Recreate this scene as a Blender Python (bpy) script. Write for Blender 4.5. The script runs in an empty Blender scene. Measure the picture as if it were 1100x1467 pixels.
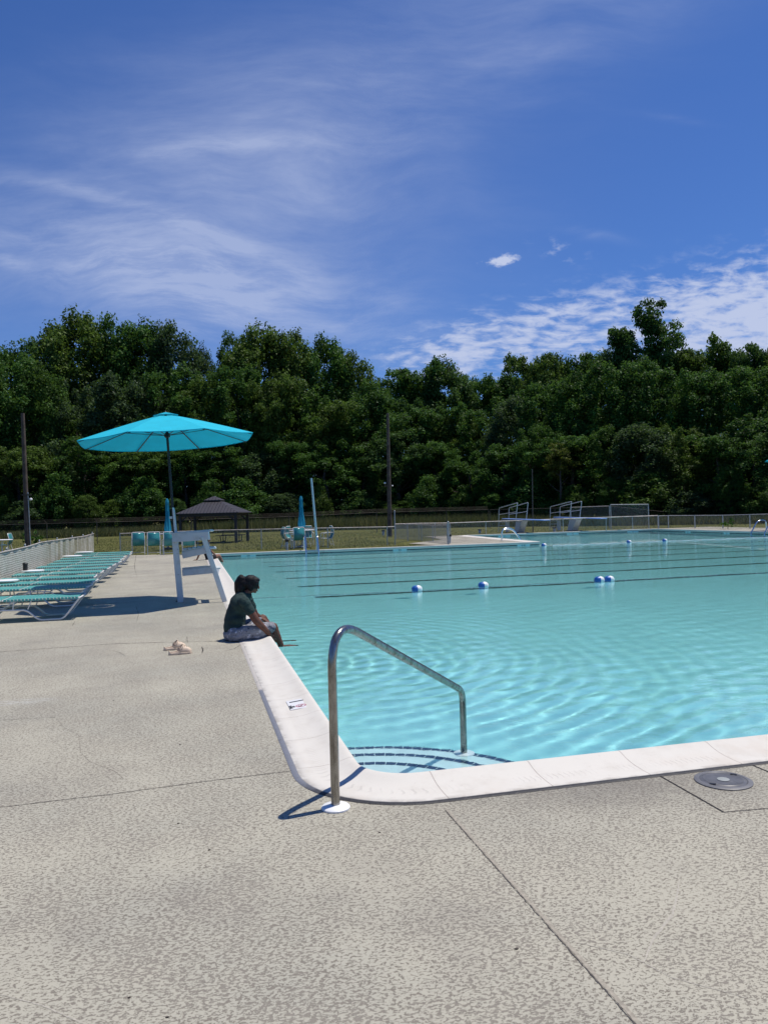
import bpy, bmesh, math, random
from mathutils import Vector, Matrix
import mathutils.noise as mnoise
PI = math.pi
rad = math.radians
# ------------------------------------------------------------------ camera
F = 1130.0
ROLL = math.atan(.026)
YAW = rad(13.87)
EYE = 1.6
scene = bpy.context.scene
col = scene.collection
cam_data = bpy.data.cameras.new('camera')
cam = bpy.data.objects.new('camera', cam_data)
col.objects.link(cam)
cam_data.sensor_fit = 'VERTICAL'
cam_data.sensor_height = 24.0
cam_data.lens = 24.0 * F / 1467.0
cam_data.clip_start = .05
cam_data.clip_end = 3000
cam_data.shift_y = -.8 / 1467
fwd = Vector((math.sin(YAW), math.cos(YAW), 0))
right = Vector((math.cos(YAW), -math.sin(YAW), 0))
M = Matrix((right, Vector((0, 0, 1)), -fwd)).transposed()
M = M @ Matrix.Rotation(-ROLL, 3, 'Z')
cam.matrix_world = Matrix.Translation((0, 0, EYE)) @ M.to_4x4()
scene.camera = cam
# ------------------------------------------------------------------ sun and sky
SHADOW = Vector((-.303, -.14))            # shadow of a .93 m post, across and along the view
sdir = (right * SHADOW.x + fwd * SHADOW.y) / .93
sun_vec = Vector((-sdir.x, -sdir.y, 1)).normalized()     # towards the sun
SUN_EL = math.asin(sun_vec.z)
sl = bpy.data.lights.new('sun', 'SUN')
sl.energy = 4.6
sl.angle = rad(.53)
sl.color = (1, .942, .85)
sun = bpy.data.objects.new('sun', sl)
col.objects.link(sun)
sun.rotation_euler = sun_vec.to_track_quat('Z', 'Y').to_euler()
sun.location = (0, 0, 60)
sl.cycles.is_caustics_light = True
scene.view_settings.view_transform = 'Standard'
scene.view_settings.look = 'None'
scene.view_settings.exposure = 0
scene.view_settings.gamma = 1
scene.cycles.max_bounces = 10
scene.cycles.transparent_max_bounces = 16
scene.cycles.sample_clamp_indirect = 6

world = bpy.data.worlds.new('World')
scene.world = world
world.use_nodes = True


class NT:
    """small helper to write node trees"""
    def __init__(s, tree):
        s.t = tree
        tree.nodes.clear()

    def n(s, typ, **kw):
        nd = s.t.nodes.new(typ)
        ins = kw.pop('ins', {})
        for k, v in kw.items():
            setattr(nd, k, v)
        for k, v in ins.items():
            s.set(nd.inputs[k], v)
        return nd

    def set(s, sock, v):
        if isinstance(v, bpy.types.NodeSocket):
            s.t.links.new(v, sock)
        elif v is not None:
            if hasattr(sock.default_value, '__len__') and isinstance(v, (tuple, list)) and len(v) == 3 and len(sock.default_value) == 4:
                v = (*v, 1)
            sock.default_value = v

    def m(s, op, a, b=None, c=None, clamp=False):
        nd = s.n('ShaderNodeMath', operation=op, use_clamp=clamp)
        for i, v in enumerate((a, b, c)):
            if v is not None:
                s.set(nd.inputs[i], v)
        return nd.outputs[0]

    def vm(s, op, a, b=None):
        nd = s.n('ShaderNodeVectorMath', operation=op)
        s.set(nd.inputs[0], a)
        if b is not None:
            s.set(nd.inputs[1], b)
        return nd.outputs['Value'] if op in ('DOT_PRODUCT', 'LENGTH') else nd.outputs[0]

    def ss(s, v, a, b, c=0., d=1.):
        nd = s.n('ShaderNodeMapRange', interpolation_type='SMOOTHSTEP')
        for i, q in enumerate((v, a, b, c, d)):
            s.set(nd.inputs[i], q)
        return nd.outputs[0]

    def mix(s, f, a, b, mode='MIX'):
        nd = s.n('ShaderNodeMix', data_type='RGBA', blend_type=mode)
        s.set(nd.inputs[0], f)
        s.set(nd.inputs[6], a)
        s.set(nd.inputs[7], b)
        return nd.outputs[2]

    def noise(s, vec, scale, detail=3, rough=.5, dist=0.):
        nd = s.n('ShaderNodeTexNoise')
        s.set(nd.inputs['Vector'], vec)
        s.set(nd.inputs['Scale'], scale)
        nd.inputs['Detail'].default_value = detail
        nd.inputs['Roughness'].default_value = rough
        nd.inputs['Distortion'].default_value = dist
        return nd.outputs['Fac']

    def mapping(s, vec, loc=(0, 0, 0), rot=(0, 0, 0), scale=(1, 1, 1)):
        nd = s.n('ShaderNodeMapping')
        s.set(nd.inputs[0], vec)
        nd.inputs['Location'].default_value = loc
        nd.inputs['Rotation'].default_value = rot
        nd.inputs['Scale'].default_value = scale
        return nd.outputs[0]

    def comb(s, x, y, z=0.):
        nd = s.n('ShaderNodeCombineXYZ')
        for i, v in enumerate((x, y, z)):
            s.set(nd.inputs[i], v)
        return nd.outputs[0]


def build_sky():
    t = NT(world.node_tree)
    sky = t.n('ShaderNodeTexSky', sky_type='NISHITA', sun_disc=False)
    sky.sun_elevation = SUN_EL
    sky.sun_rotation = math.atan2(sun_vec.x, sun_vec.y)
    sky.air_density = 1.0
    sky.dust_density = .3
    sky.ozone_density = 3.0
    base = t.mix(1.0, sky.outputs[0], SKY_TINT, 'MULTIPLY')
    d = t.n('ShaderNodeTexCoord').outputs['Generated']
    ahead = t.m('MAXIMUM', t.vm('DOT_PRODUCT', d, tuple(fwd)), .08)
    u = t.m('DIVIDE', t.vm('DOT_PRODUCT', d, tuple(right)), ahead)
    v = t.m('DIVIDE', t.vm('DOT_PRODUCT', d, (0, 0, 1)), ahead)
    uv = t.comb(u, v)

    def P(px, py):
        # the camera's small roll, so the sky map is level in the world
        a, b = px - 550, py - 732.7
        return ((a * math.cos(ROLL) - b * math.sin(ROLL)) / F, -(a * math.sin(ROLL) + b * math.cos(ROLL)) / F)

    def gauss(px, py, rx, ry, ang=0., power=1.):
        x0, y0 = P(px, py)
        m = t.mapping(uv, scale=(1, 1, 1), loc=(-x0, -y0, 0))
        m = t.mapping(m, rot=(0, 0, rad(-ang)))
        m = t.mapping(m, scale=(F / rx, F / ry, 0))
        l = t.vm('LENGTH', m)
        return t.m('EXPONENT', t.m('MULTIPLY', t.m('POWER', l, 2.), -1.))
    # wispy high cloud: streaked, warped noise
    warp = t.n('ShaderNodeTexNoise', ins={'Vector': uv, 'Scale': 2.2, 'Detail': 3.})
    wv = t.vm('ADD', uv, t.vm('MULTIPLY', t.vm('SUBTRACT', warp.outputs['Color'], (.5, .5, .5)), (.20, .20, 0)))
    s1 = t.noise(t.mapping(wv, rot=(0, 0, rad(16)), scale=(1.5, 8., 1)), 1.6, 9, .62)
    s2 = t.noise(t.mapping(wv, rot=(0, 0, rad(-12)), scale=(1.1, 3.2, 1), loc=(3, 1, 0)), 1.5, 7, .58)
    s1 = t.ss(s1, .36, .72)
    s2 = t.ss(s2, .34, .70)
    soft = t.noise(uv, 2.6, 5, .55)
    veil = t.m('MULTIPLY', t.m('ADD', gauss(430, 230, 340, 210, 25), t.m('MULTIPLY', gauss(120, 330, 300, 150), .9)), t.m('ADD', t.m('MULTIPLY', s2, .28), .12))
    veil = t.m('ADD', veil, t.m('MULTIPLY', gauss(760, 60, 300, 90, 25), t.m('MULTIPLY', s2, .26)))
    bright = t.m('MULTIPLY', t.m('ADD', t.m('MULTIPLY', gauss(250, 395, 260, 62, -16), .85), t.m('MULTIPLY', gauss(560, 470, 240, 60, -8), .3)), t.m('ADD', t.m('MULTIPLY', s1, .48), .07))
    st = t.m('MULTIPLY', gauss(150, 226, 260, 12, 4), t.m('MULTIPLY', s2, .36))
    st = t.m('ADD', st, t.m('MULTIPLY', gauss(180, 292, 170, 11, -17), .26))
    st = t.m('ADD', st, t.m('MULTIPLY', gauss(30, 262, 130, 10, -8), .2))
    st = t.m('ADD', st, t.m('MULTIPLY', gauss(330, 345, 130, 12, -24), .2))
    st = t.m('ADD', st, t.m('MULTIPLY', gauss(440, 205, 110, 12, 0), .12))
    st = t.m('ADD', st, t.m('MULTIPLY', gauss(965, 170, 60, 6, -10), t.m('MULTIPLY', s1, .4)))
    st = t.m('ADD', st, t.m('MULTIPLY', gauss(830, 332, 50, 8, -12), t.m('MULTIPLY', s1, .5)))
    st = t.m('ADD', st, t.m('MULTIPLY', gauss(110, 88, 50, 6, 0), t.m('MULTIPLY', s1, .6)))
    st = t.m('ADD', st, t.m('MULTIPLY', gauss(10, 372, 40, 12, -25), .22))
    fine = t.noise(t.mapping(wv, rot=(0, 0, rad(10)), scale=(2., 9., 1), loc=(2, 7, 0)), 4.2, 8, .68)
    st = t.m('MULTIPLY', st, t.m('MULTIPLY', t.ss(soft, .3, .62), t.ss(fine, .25, .7, .35, 1.35)))
    bright = t.m('MULTIPLY', bright, t.ss(fine, .32, .68, .3, 1.45))
    veil = t.m('MULTIPLY', veil, t.ss(fine, .25, .75, .75, 1.2))
    # rippled patches low on the right
    av = t.vm('ADD', uv, t.vm('MULTIPLY', t.vm('SUBTRACT', warp.outputs['Color'], (.5, .5, .5)), (.1, .06, 0)))
    al = t.noise(t.mapping(av, rot=(0, 0, rad(8)), scale=(10., 30., 1)), 2.6, 5, .6, .25)
    al2 = t.noise(t.mapping(av, scale=(2., 5., 1), loc=(5, 2, 0)), 1.6, 3, .5)
    a1 = gauss(1130, 470, 200, 100, 12)
    a2 = gauss(790, 478, 210, 58, 10)
    a3 = gauss(640, 505, 110, 32, 8)
    am = t.m('ADD', t.m('ADD', t.m('MULTIPLY', a1, 1.02), t.m('MULTIPLY', a2, .62)), t.m('MULTIPLY', a3, .35))
    fld = t.m('ADD', t.m('ADD', t.m('MULTIPLY', al, .82), t.m('MULTIPLY', al2, .18)), t.m('MULTIPLY', am, .27))
    alto = t.m('MULTIPLY', t.ss(fld, .53, .80), t.ss(am, .03, .5, 0., .95))
    # the one small puff
    pn = t.noise(t.mapping(uv, scale=(1, 2., 1)), 46, 5, .6)
    puff = t.ss(t.m('ADD', gauss(719, 374, 32, 10, 4), t.m('MULTIPLY', t.m('SUBTRACT', pn, .5), 2.2)), .40, .95)
    puff = t.m('MULTIPLY', puff, t.m('MULTIPLY', gauss(719, 374, 46, 20, 4), 1.15), clamp=True)
    pf2 = t.m('MULTIPLY', gauss(800, 358, 34, 14, -20), t.m('MULTIPLY', t.ss(pn, .5, .8), .6))
    cl = t.m('ADD', t.m('ADD', veil, bright), st)
    cl = t.m('MINIMUM', cl, .62)
    inv = t.m('SUBTRACT', 1., alto)
    tot = t.m('SUBTRACT', 1., t.m('MULTIPLY', t.m('SUBTRACT', 1., cl), t.m('MULTIPLY', inv, t.m('SUBTRACT', 1., t.m('ADD', puff, pf2, clamp=True)))), clamp=True)
    tot = t.m('MULTIPLY', tot, t.ss(v, 0., .06))
    colr = t.mix(tot, base, CLOUD_COL)
    bg = t.n('ShaderNodeBackground', ins={'Color': colr, 'Strength': SKY_STRENGTH})
    out = t.n('ShaderNodeOutputWorld')
    t.t.links.new(bg.outputs[0], out.inputs[0])


SKY_STRENGTH = .1
SKY_TINT = (.40, .62, 1.04)
CLOUD_COL = (5.2, 5.9, 8.0)
build_sky()


# ------------------------------------------------------------------ placing helpers (pixel of the photograph -> point on a level plane)
def ray(px, py):
    u = px - 550
    v = py - 732.7
    a = u * math.cos(ROLL) - v * math.sin(ROLL)
    b = u * math.sin(ROLL) + v * math.cos(ROLL)
    return (fwd + right * (a / F) - Vector((0, 0, b / F)))


def G(px, py, z=0.):
    r = ray(px, py)
    k = (z - EYE) / r.z
    return Vector((0, 0, EYE)) + r * k


def onY(px, py, Y):
    r = ray(px, py)
    return Vector((0, 0, EYE)) + r * (Y / r.y)


def D(px, py, d):
    """point at viewing depth d"""
    return Vector((0, 0, EYE)) + ray(px, py) * d


# ------------------------------------------------------------------ materials
MATS = {}


def mat(name, color=(.5, .5, .5), rough=.6, metal=0., var=0., vscale=8., bump=0., bscale=40., spec=.5, dirt=None, dscale=3., damt=.5, trans=0., coat=0.):
    if name in MATS:
        return MATS[name]
    m = bpy.data.materials.new(name)
    m.use_nodes = True
    t = NT(m.node_tree)
    tc = t.n('ShaderNodeTexCoord').outputs['Object']
    c = color
    if var:
        n = t.noise(tc, vscale, 4, .6)
        lo = tuple(x * (1 - var) for x in color)
        hi = tuple(min(1, x * (1 + var)) for x in color)
        c = t.mix(t.ss(n, .3, .7), lo, hi)
    if dirt:
        dn = t.noise(tc, dscale, 6, .65)
        c = t.mix(t.m('MULTIPLY', t.ss(dn, .5, .72), damt), c, dirt)
    b = t.n('ShaderNodeBsdfPrincipled')
    t.set(b.inputs['Base Color'], c)
    b.inputs['Roughness'].default_value = rough
    b.inputs['Metallic'].default_value = metal
    b.inputs['Specular IOR Level'].default_value = spec
    b.inputs['Coat Weight'].default_value = coat
    if bump:
        bn = t.n('ShaderNodeBump', ins={'Height': t.noise(tc, bscale, 4, .6), 'Strength': bump, 'Distance': .02})
        t.t.links.new(bn.outputs[0], b.inputs['Normal'])
    sh = b.outputs[0]
    if trans:
        tr = t.n('ShaderNodeBsdfTranslucent')
        t.set(tr.inputs[0], c)
        mx = t.n('ShaderNodeMixShader', ins={0: trans, 1: sh, 2: tr.outputs[0]})
        sh = mx.outputs[0]
    o = t.n('ShaderNodeOutputMaterial')
    t.t.links.new(sh, o.inputs[0])
    MATS[name] = m
    return m


def newmat(name):
    m = bpy.data.materials.new(name)
    m.use_nodes = True
    MATS[name] = m
    return m, NT(m.node_tree)


# ------------------------------------------------------------------ mesh helpers
class MB:
    def __init__(s):
        s.v = []
        s.f = []
        s.uv = []

    def add(s, vs, fs):
        o = len(s.v)
        s.v += [tuple(v) for v in vs]
        s.f += [tuple(i + o for i in f) for f in fs]
        return s

    def box(s, c, size, rot=None, taper=1.):
        x, y, z = (q / 2 for q in size)
        vs = [Vector((a * x * (taper if k > 0 else 1), b * y * (taper if k > 0 else 1), k * z)) for k in (-1, 1) for b in (-1, 1) for a in (-1, 1)]
        if rot is not None:
            vs = [rot @ v for v in vs]
        c = Vector(c)
        return s.add([v + c for v in vs], [(0, 2, 3, 1), (4, 5, 7, 6), (0, 1, 5, 4), (2, 6, 7, 3), (0, 4, 6, 2), (1, 3, 7, 5)])

    def beam(s, a, b, w, h, up=(0, 0, 1)):
        a, b = Vector(a), Vector(b)
        d = (b - a).normalized()
        up = Vector(up)
        sd = d.cross(up)
        if sd.length < 1e-4:
            sd = d.cross(Vector((1, 0, 0)))
        sd.normalize()
        u = sd.cross(d)
        vs = [p + sd * (i * w / 2) + u * (j * h / 2) for p in (a, b) for j in (-1, 1) for i in (-1, 1)]
        return s.add(vs, [(0, 2, 3, 1), (4, 5, 7, 6), (0, 1, 5, 4), (2, 6, 7, 3), (0, 4, 6, 2), (1, 3, 7, 5)])

    def tube(s, pts, r, seg=8, cap=True, closed=False):
        pts = [Vector(p) for p in pts]
        n = len(pts)
        rs = r if isinstance(r, (list, tuple)) else [r] * n
        vs, fs = [], []
        prev = None
        for i, p in enumerate(pts):
            if closed:
                t = (pts[(i + 1) % n] - pts[i - 1])
            else:
                t = (pts[min(i + 1, n - 1)] - pts[max(i - 1, 0)])
            t.normalize()
            if prev is None:
                a = t.cross(Vector((0, 0, 1)))
                if a.length < .05:
                    a = t.cross(Vector((0, 1, 0)))
            else:
                a = prev - t * prev.dot(t)
            a.normalize()
            prev = a
            b = t.cross(a)
            for k in range(seg):
                w = 2 * PI * k / seg
                vs.append(p + (a * math.cos(w) + b * math.sin(w)) * rs[i])
        m = n if closed else n - 1
        for i in range(m):
            for k in range(seg):
                k2 = (k + 1) % seg
                j = (i + 1) % n
                fs.append((i * seg + k, i * seg + k2, j * seg + k2, j * seg + k))
        if cap and not closed:
            fs.append(tuple(range(seg))[::-1])
            fs.append(tuple((n - 1) * seg + k for k in range(seg)))
        return s.add(vs, fs)

    def lathe(s, prof, c=(0, 0, 0), seg=24, capt=True, capb=True, rot=None):
        vs, fs = [], []
        for r, z in prof:
            for k in range(seg):
                w = 2 * PI * k / seg
                vs.append(Vector((r * math.cos(w), r * math.sin(w), z)))
        for i in range(len(prof) - 1):
            for k in range(seg):
                k2 = (k + 1) % seg
                fs.append((i * seg + k, i * seg + k2, (i + 1) * seg + k2, (i + 1) * seg + k))
        if capb:
            fs.append(tuple(range(seg))[::-1])
        if capt:
            fs.append(tuple((len(prof) - 1) * seg + k for k in range(seg)))
        if rot is not None:
            vs = [rot @ v for v in vs]
        c = Vector(c)
        return s.add([v + c for v in vs], fs)

    def prism(s, poly, z0, z1):
        n = len(poly)
        vs = [(x, y, z0) for x, y in poly] + [(x, y, z1) for x, y in poly]
        fs = [tuple(range(n))[::-1], tuple(range(n, 2 * n))]
        fs += [(i, (i + 1) % n, n + (i + 1) % n, n + i) for i in range(n)]
        return s.add(vs, fs)

    def ball(s, c, r, seg=12, rings=8, rot=None):
        r = (r, r, r) if not isinstance(r, (tuple, list)) else r
        vs, fs = [], []
        c = Vector(c)
        for i in range(rings + 1):
            ph = PI * i / rings
            for k in range(seg):
                w = 2 * PI * k / seg
                v = Vector((r[0] * math.sin(ph) * math.cos(w), r[1] * math.sin(ph) * math.sin(w), r[2] * math.cos(ph)))
                if rot is not None:
                    v = rot @ v
                vs.append(v + c)
        for i in range(rings):
            for k in range(seg):
                k2 = (k + 1) % seg
                fs.append((i * seg + k, (i + 1) * seg + k, (i + 1) * seg + k2, i * seg + k2))
        return s.add(vs, fs)

    def build(s, name, material, parent=None, smooth=False, bevel=0., at=None):
        me = bpy.data.meshes.new(name)
        org = Vector(at) if at is not None else Vector((0, 0, 0))
        me.from_pydata([tuple(Vector(v) - org) for v in s.v], [], s.f)
        bm = bmesh.new()
        bm.from_mesh(me)
        bmesh.ops.remove_doubles(bm, verts=bm.verts, dist=1e-5)
        bmesh.ops.dissolve_degenerate(bm, dist=1e-6, edges=bm.edges)
        if bevel:
            es = [e for e in bm.edges if len(e.link_faces) == 2 and e.calc_face_angle(0) > .6]
            bmesh.ops.bevel(bm, geom=es, offset=bevel, segments=1, affect='EDGES', clamp_overlap=True)
        bmesh.ops.recalc_face_normals(bm, faces=bm.faces)
        bm.to_mesh(me)
        bm.free()
        if material:
            me.materials.append(material)
        if smooth:
            for p in me.polygons:
                p.use_smooth = True
            try:
                me.set_sharp_from_angle(angle=rad(40))
            except Exception:
                pass
        o = bpy.data.objects.new(name, me)
        o.location = org
        col.objects.link(o)
        if parent:
            o.parent = parent
        return o


def tag(o, label=None, cat=None, group=None, kind=None):
    if label: o['label'] = label
    if cat: o['category'] = cat
    if group: o['group'] = group
    if kind: o['kind'] = kind
    return o


def thing(name, label, cat, loc=(0, 0, 0), rz=0., group=None):
    o = bpy.data.objects.new(name, None)
    o.empty_display_size = .2
    col.objects.link(o)
    o.location = loc
    o.rotation_euler = (0, 0, rz)
    return tag(o, label, cat, group)


def dup(root, loc, rz=None, label=None, group=None):
    def cp(o, par):
        c = o.copy()
        col.objects.link(c)
        c.parent = par
        for ch in kids.get(o.name, []):
            cp(ch, c)
        return c
    kids = {}
    for o in bpy.data.objects:
        if o.parent:
            kids.setdefault(o.parent.name, []).append(o)
    r = cp(root, None)
    r.location = loc
    if rz is not None:
        r.rotation_euler = (0, 0, rz)
    if label: r['label'] = label
    if group: r['group'] = group
    return r


def arc(c, r, a0, a1, n):
    return [(c[0] + r * math.cos(a0 + (a1 - a0) * i / n), c[1] + r * math.sin(a0 + (a1 - a0) * i / n)) for i in range(n + 1)]


def roundpath(pts, r, n=6):
    """3-D polyline with rounded corners"""
    pts = [Vector(p) for p in pts]
    rs = r if isinstance(r, (list, tuple)) else [r] * len(pts)
    out = [pts[0]]
    for i in range(1, len(pts) - 1):
        a, b, c = pts[i - 1], pts[i], pts[i + 1]
        d1, d2 = (a - b).normalized(), (c - b).normalized()
        q = min(rs[i], (a - b).length * .49, (c - b).length * .49)
        for k in range(n + 1):
            t = k / n
            p0, p2 = b + d1 * q, b + d2 * q
            out.append(p0 * (1 - t) ** 2 + b * 2 * t * (1 - t) + p2 * t * t)
    out.append(pts[-1])
    return out
# ------------------------------------------------------------------ pool outline
X0, Y0, X1, YS, XP, YD = .985, 4.53, 28.9, 33.25, 15.5, 45.0     # inner water edge
WATER = -.10
LIP = .045
RC = .30
# inner edge path, clockwise from the left wall's far end: list of (x, y, nx, ny) with n pointing out of the water (mitred)


def pool_path():
    p = []
    def A(x, y, nx, ny): p.append((x, y, nx, ny))
    N = 60
    for i in range(N):                                   # far shallow wall, right to left
        A(XP - (XP - X0) * i / N, YS, *((0, 1) if i else (-1, 1)))
    A(X0, YS, -1, 1)
    for i in range(1, 121):                                # left wall towards the camera
        A(X0, YS - (YS - Y0 - RC) * i / 120, -1, 0)
    for i in range(1, 13):                                # near left corner
        a = PI + (PI / 2) * i / 12
        A(X0 + RC + RC * math.cos(a), Y0 + RC + RC * math.sin(a), math.cos(a), math.sin(a))
    for i in range(1, 120):
        A(X0 + RC + (X1 - X0 - RC) * i / 120, Y0, 0, -1)
    A(X1, Y0, 1, -1)
    for i in range(1, 60):
        A(X1, Y0 + (YD - Y0) * i / 60, 1, 0)
    A(X1, YD, 1, 1)
    for i in range(1, 60):
        A(X1 + (XP + .6 - X1) * i / 60, YD, 0, 1)
    A(XP + .6, YD, -1, 1)
    for i in range(1, 30):
        A(XP + .6 * (1 - i / 30), YD + (YS - YD) * i / 30, -1, 0)
    return p


PATH = pool_path()


def sweep(profile, name, material, close=True, rng=None):
    """profile: list of (offset outwards, z); uv = (running length, offset)"""
    me = bpy.data.meshes.new(name)
    vs, fs, uvs = [], [], []
    L = [0]
    pp = PATH + [PATH[0]]
    for a, b in zip(pp, pp[1:]):
        L.append(L[-1] + math.hypot(a[0] - b[0], a[1] - b[1]))
    m = len(profile)
    for (x, y, nx, ny), l in zip(pp, L):
        for s, z in profile:
            vs.append((x + nx * s, y + ny * s, z))
            uvs.append((l, s))
    for i in range(len(pp) - 1):
        if rng and not (rng[0] <= L[i] <= rng[1]):
            continue
        for k in range(m - 1):
            fs.append((i * m + k, i * m + k + 1, (i + 1) * m + k + 1, (i + 1) * m + k))
    me.from_pydata(vs, [], fs)
    uvl = me.uv_layers.new(name='UVMap')
    for p in me.polygons:
        p.use_smooth = True
        for li in p.loop_indices:
            uvl.data[li].uv = uvs[me.loops[li].vertex_index]
    me.materials.append(material)
    o = bpy.data.objects.new(name, me)
    col.objects.link(o)
    return o


# ---- coping material
m, t = newmat('coping_cast_stone')
uv = t.n('ShaderNodeTexCoord').outputs['UV']
tc = t.n('ShaderNodeTexCoord').outputs['Object']
sx = t.n('ShaderNodeSeparateXYZ', ins={0: uv})
U, V = sx.outputs[0], sx.outputs[1]
fr = t.m('ABSOLUTE', t.m('SUBTRACT', t.m('FRACT', t.m('DIVIDE', t.m('ADD', U, .28), .625)), .5))
wob = t.m('MULTIPLY', t.m('SUBTRACT', t.noise(tc, 22, 3), .5), .004)
joint = t.ss(t.m('ADD', fr, wob), .4935, .4975)
tick = t.ss(t.m('SINE', t.m('ADD', t.m('MULTIPLY', U, 2 * PI / .036), t.m('MULTIPLY', t.m('SINE', t.m('MULTIPLY', V, 70.)), .8))), .45, .95)
band = t.m('MULTIPLY', t.ss(V, .185, .215), t.ss(V, .285, .255))
tn = t.ss(t.noise(tc, 3.1, 2), .38, .6)
tick = t.m('MULTIPLY', t.m('MULTIPLY', tick, band), tn)
st = t.noise(tc, 5., 6, .62)
gr = t.noise(tc, 190., 2, .5)
c = t.mix(t.ss(st, .45, .8), (.62, .59, .53), (.55, .515, .455))
c = t.mix(t.m('MULTIPLY', t.ss(t.noise(tc, 1.3, 5, .6), .52, .75), .5), c, (.52, .44, .36))
c = t.mix(t.m('MULTIPLY', t.ss(gr, .66, .8), .25), c, (.42, .39, .35))
c = t.mix(t.m('MULTIPLY', tick, .32), c, (.40, .37, .34))
c = t.mix(t.m('MULTIPLY', t.ss(t.noise(t.mapping(tc, scale=(1, 1, 1)), 26, 5, .7), .60, .74), .30), c, (.36, .32, .27))
c = t.mix(t.m('MULTIPLY', t.ss(V, .33, .375), t.m('MULTIPLY', t.ss(t.noise(tc, 7, 4, .6), .42, .6), .45)), c, (.25, .22, .19))
c = t.mix(t.m('MULTIPLY', joint, .62), c, (.33, .27, .23))
h = t.m('SUBTRACT', t.m('MULTIPLY', gr, .15), t.m('ADD', t.m('MULTIPLY', tick, .5), t.m('MULTIPLY', joint, 1.)))
bn = t.n('ShaderNodeBump', ins={'Height': h, 'Strength': .6, 'Distance': .004})
b = t.n('ShaderNodeBsdfPrincipled', ins={'Base Color': c, 'Roughness': .72, 'Normal': bn.outputs[0]})
t.t.links.new(b.outputs[0], t.n('ShaderNodeOutputMaterial').inputs[0])
COPING = m
prof = [(.03, -.075), (.006, -.06), (0, -.045), (0, .022), (.004, .036), (.014, .044), (.028, .0465), (.045, .045), (.07, .038), (.11, .026), (.16, .016), (.22, .010), (.30, .008), (.372, .009), (.378, .004), (.378, -.05)]
coping = sweep(prof, 'pool_coping', COPING)
tag(coping, kind='structure')

# caulk bead and the dark open gap beside the coping
m, t = newmat('caulk')
uv = t.n('ShaderNodeTexCoord').outputs['UV']
sx = t.n('ShaderNodeSeparateXYZ', ins={0: uv})
U, V = sx.outputs[0], sx.outputs[1]
tc = t.n('ShaderNodeTexCoord').outputs['Object']
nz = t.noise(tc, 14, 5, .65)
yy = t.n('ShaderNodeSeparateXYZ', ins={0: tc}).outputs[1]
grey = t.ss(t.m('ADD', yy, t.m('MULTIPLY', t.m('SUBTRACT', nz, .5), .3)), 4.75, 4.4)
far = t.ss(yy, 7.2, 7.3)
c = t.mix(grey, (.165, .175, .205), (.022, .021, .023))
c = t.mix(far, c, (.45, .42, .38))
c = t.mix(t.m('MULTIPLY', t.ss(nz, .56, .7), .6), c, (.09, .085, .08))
b = t.n('ShaderNodeBsdfPrincipled', ins={'Base Color': c, 'Roughness': .6})
bn = t.n('ShaderNodeBump', ins={'Height': nz, 'Strength': .8, 'Distance': .01})
t.t.links.new(bn.outputs[0], b.inputs['Normal'])
t.t.links.new(b.outputs[0], t.n('ShaderNodeOutputMaterial').inputs[0])
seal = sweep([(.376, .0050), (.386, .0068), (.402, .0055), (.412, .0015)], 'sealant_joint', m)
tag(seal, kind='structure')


# ------------------------------------------------------------------ sheets with holes
def sheet(name, outer, holes, z, material, cuts=0):
    bm = bmesh.new()
    es = []
    for loop in [outer] + holes:
        vs = [bm.verts.new((x, y, z)) for x, y in loop]
        for a, b in zip(vs, vs[1:] + vs[:1]):
            es.append(bm.edges.new((a, b)))
    bmesh.ops.triangle_fill(bm, use_beauty=True, use_dissolve=False, edges=es)
    for f in bm.faces:
        if f.normal.z < 0:
            f.normal_flip()
    me = bpy.data.meshes.new(name)
    bm.to_mesh(me)
    bm.free()
    me.materials.append(material)
    o = bpy.data.objects.new(name, me)
    col.objects.link(o)
    return tag(o, kind='structure')


HOLE = [(x + nx * .05, y + ny * .05) for x, y, nx, ny in PATH]
# ---- deck concrete: knocked-down trowel texture, worn and stained
m, t = newmat('deck_knockdown_concrete')
tc = t.n('ShaderNodeTexCoord').outputs['Object']
big = t.noise(tc, .55, 4, .55)
mid = t.noise(tc, 2.3, 4, .6)
ang = t.mapping(tc, rot=(0, 0, rad(20)), scale=(1, 1.5, 1))
n1 = t.noise(ang, 54, 7, .66, .5)
n2 = t.noise(t.mapping(tc, loc=(7, 3, 0), rot=(0, 0, rad(-30)), scale=(1, 1.6, 1)), 85, 4, .65, .7)
kn = t.m('ADD', t.m('MULTIPLY', n1, .68), t.m('MULTIPLY', n2, .32))
thr = t.m('ADD', .474, t.m('MULTIPLY', t.m('SUBTRACT', t.m('ADD', t.m('MULTIPLY', mid, .6), t.m('MULTIPLY', big, .4)), .5), .20))
pit = t.ss(t.m('SUBTRACT', kn, thr), .008, -.010)
ringp = t.m('MULTIPLY', t.ss(t.m('ABSOLUTE', t.m('SUBTRACT', kn, thr)), .022, .0), 1.)
sand = t.noise(tc, 420, 2, .6)
top = t.mix(t.ss(big, .35, .7), (.410, .386, .308), (.352, .339, .280))
top = t.mix(t.m('MULTIPLY', t.ss(mid, .4, .7), .35), top, (.43, .40, .315))
top = t.mix(t.m('MULTIPLY', t.ss(sand, .5, .75), .18), top, (.22, .21, .19))
low = t.mix(t.ss(mid, .35, .65), (.150, .128, .102), (.20, .178, .148))
c = t.mix(t.m('MULTIPLY', pit, .86), top, low)
c = t.mix(t.m('MULTIPLY', ringp, .34), c, (.13, .11, .09))
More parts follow.
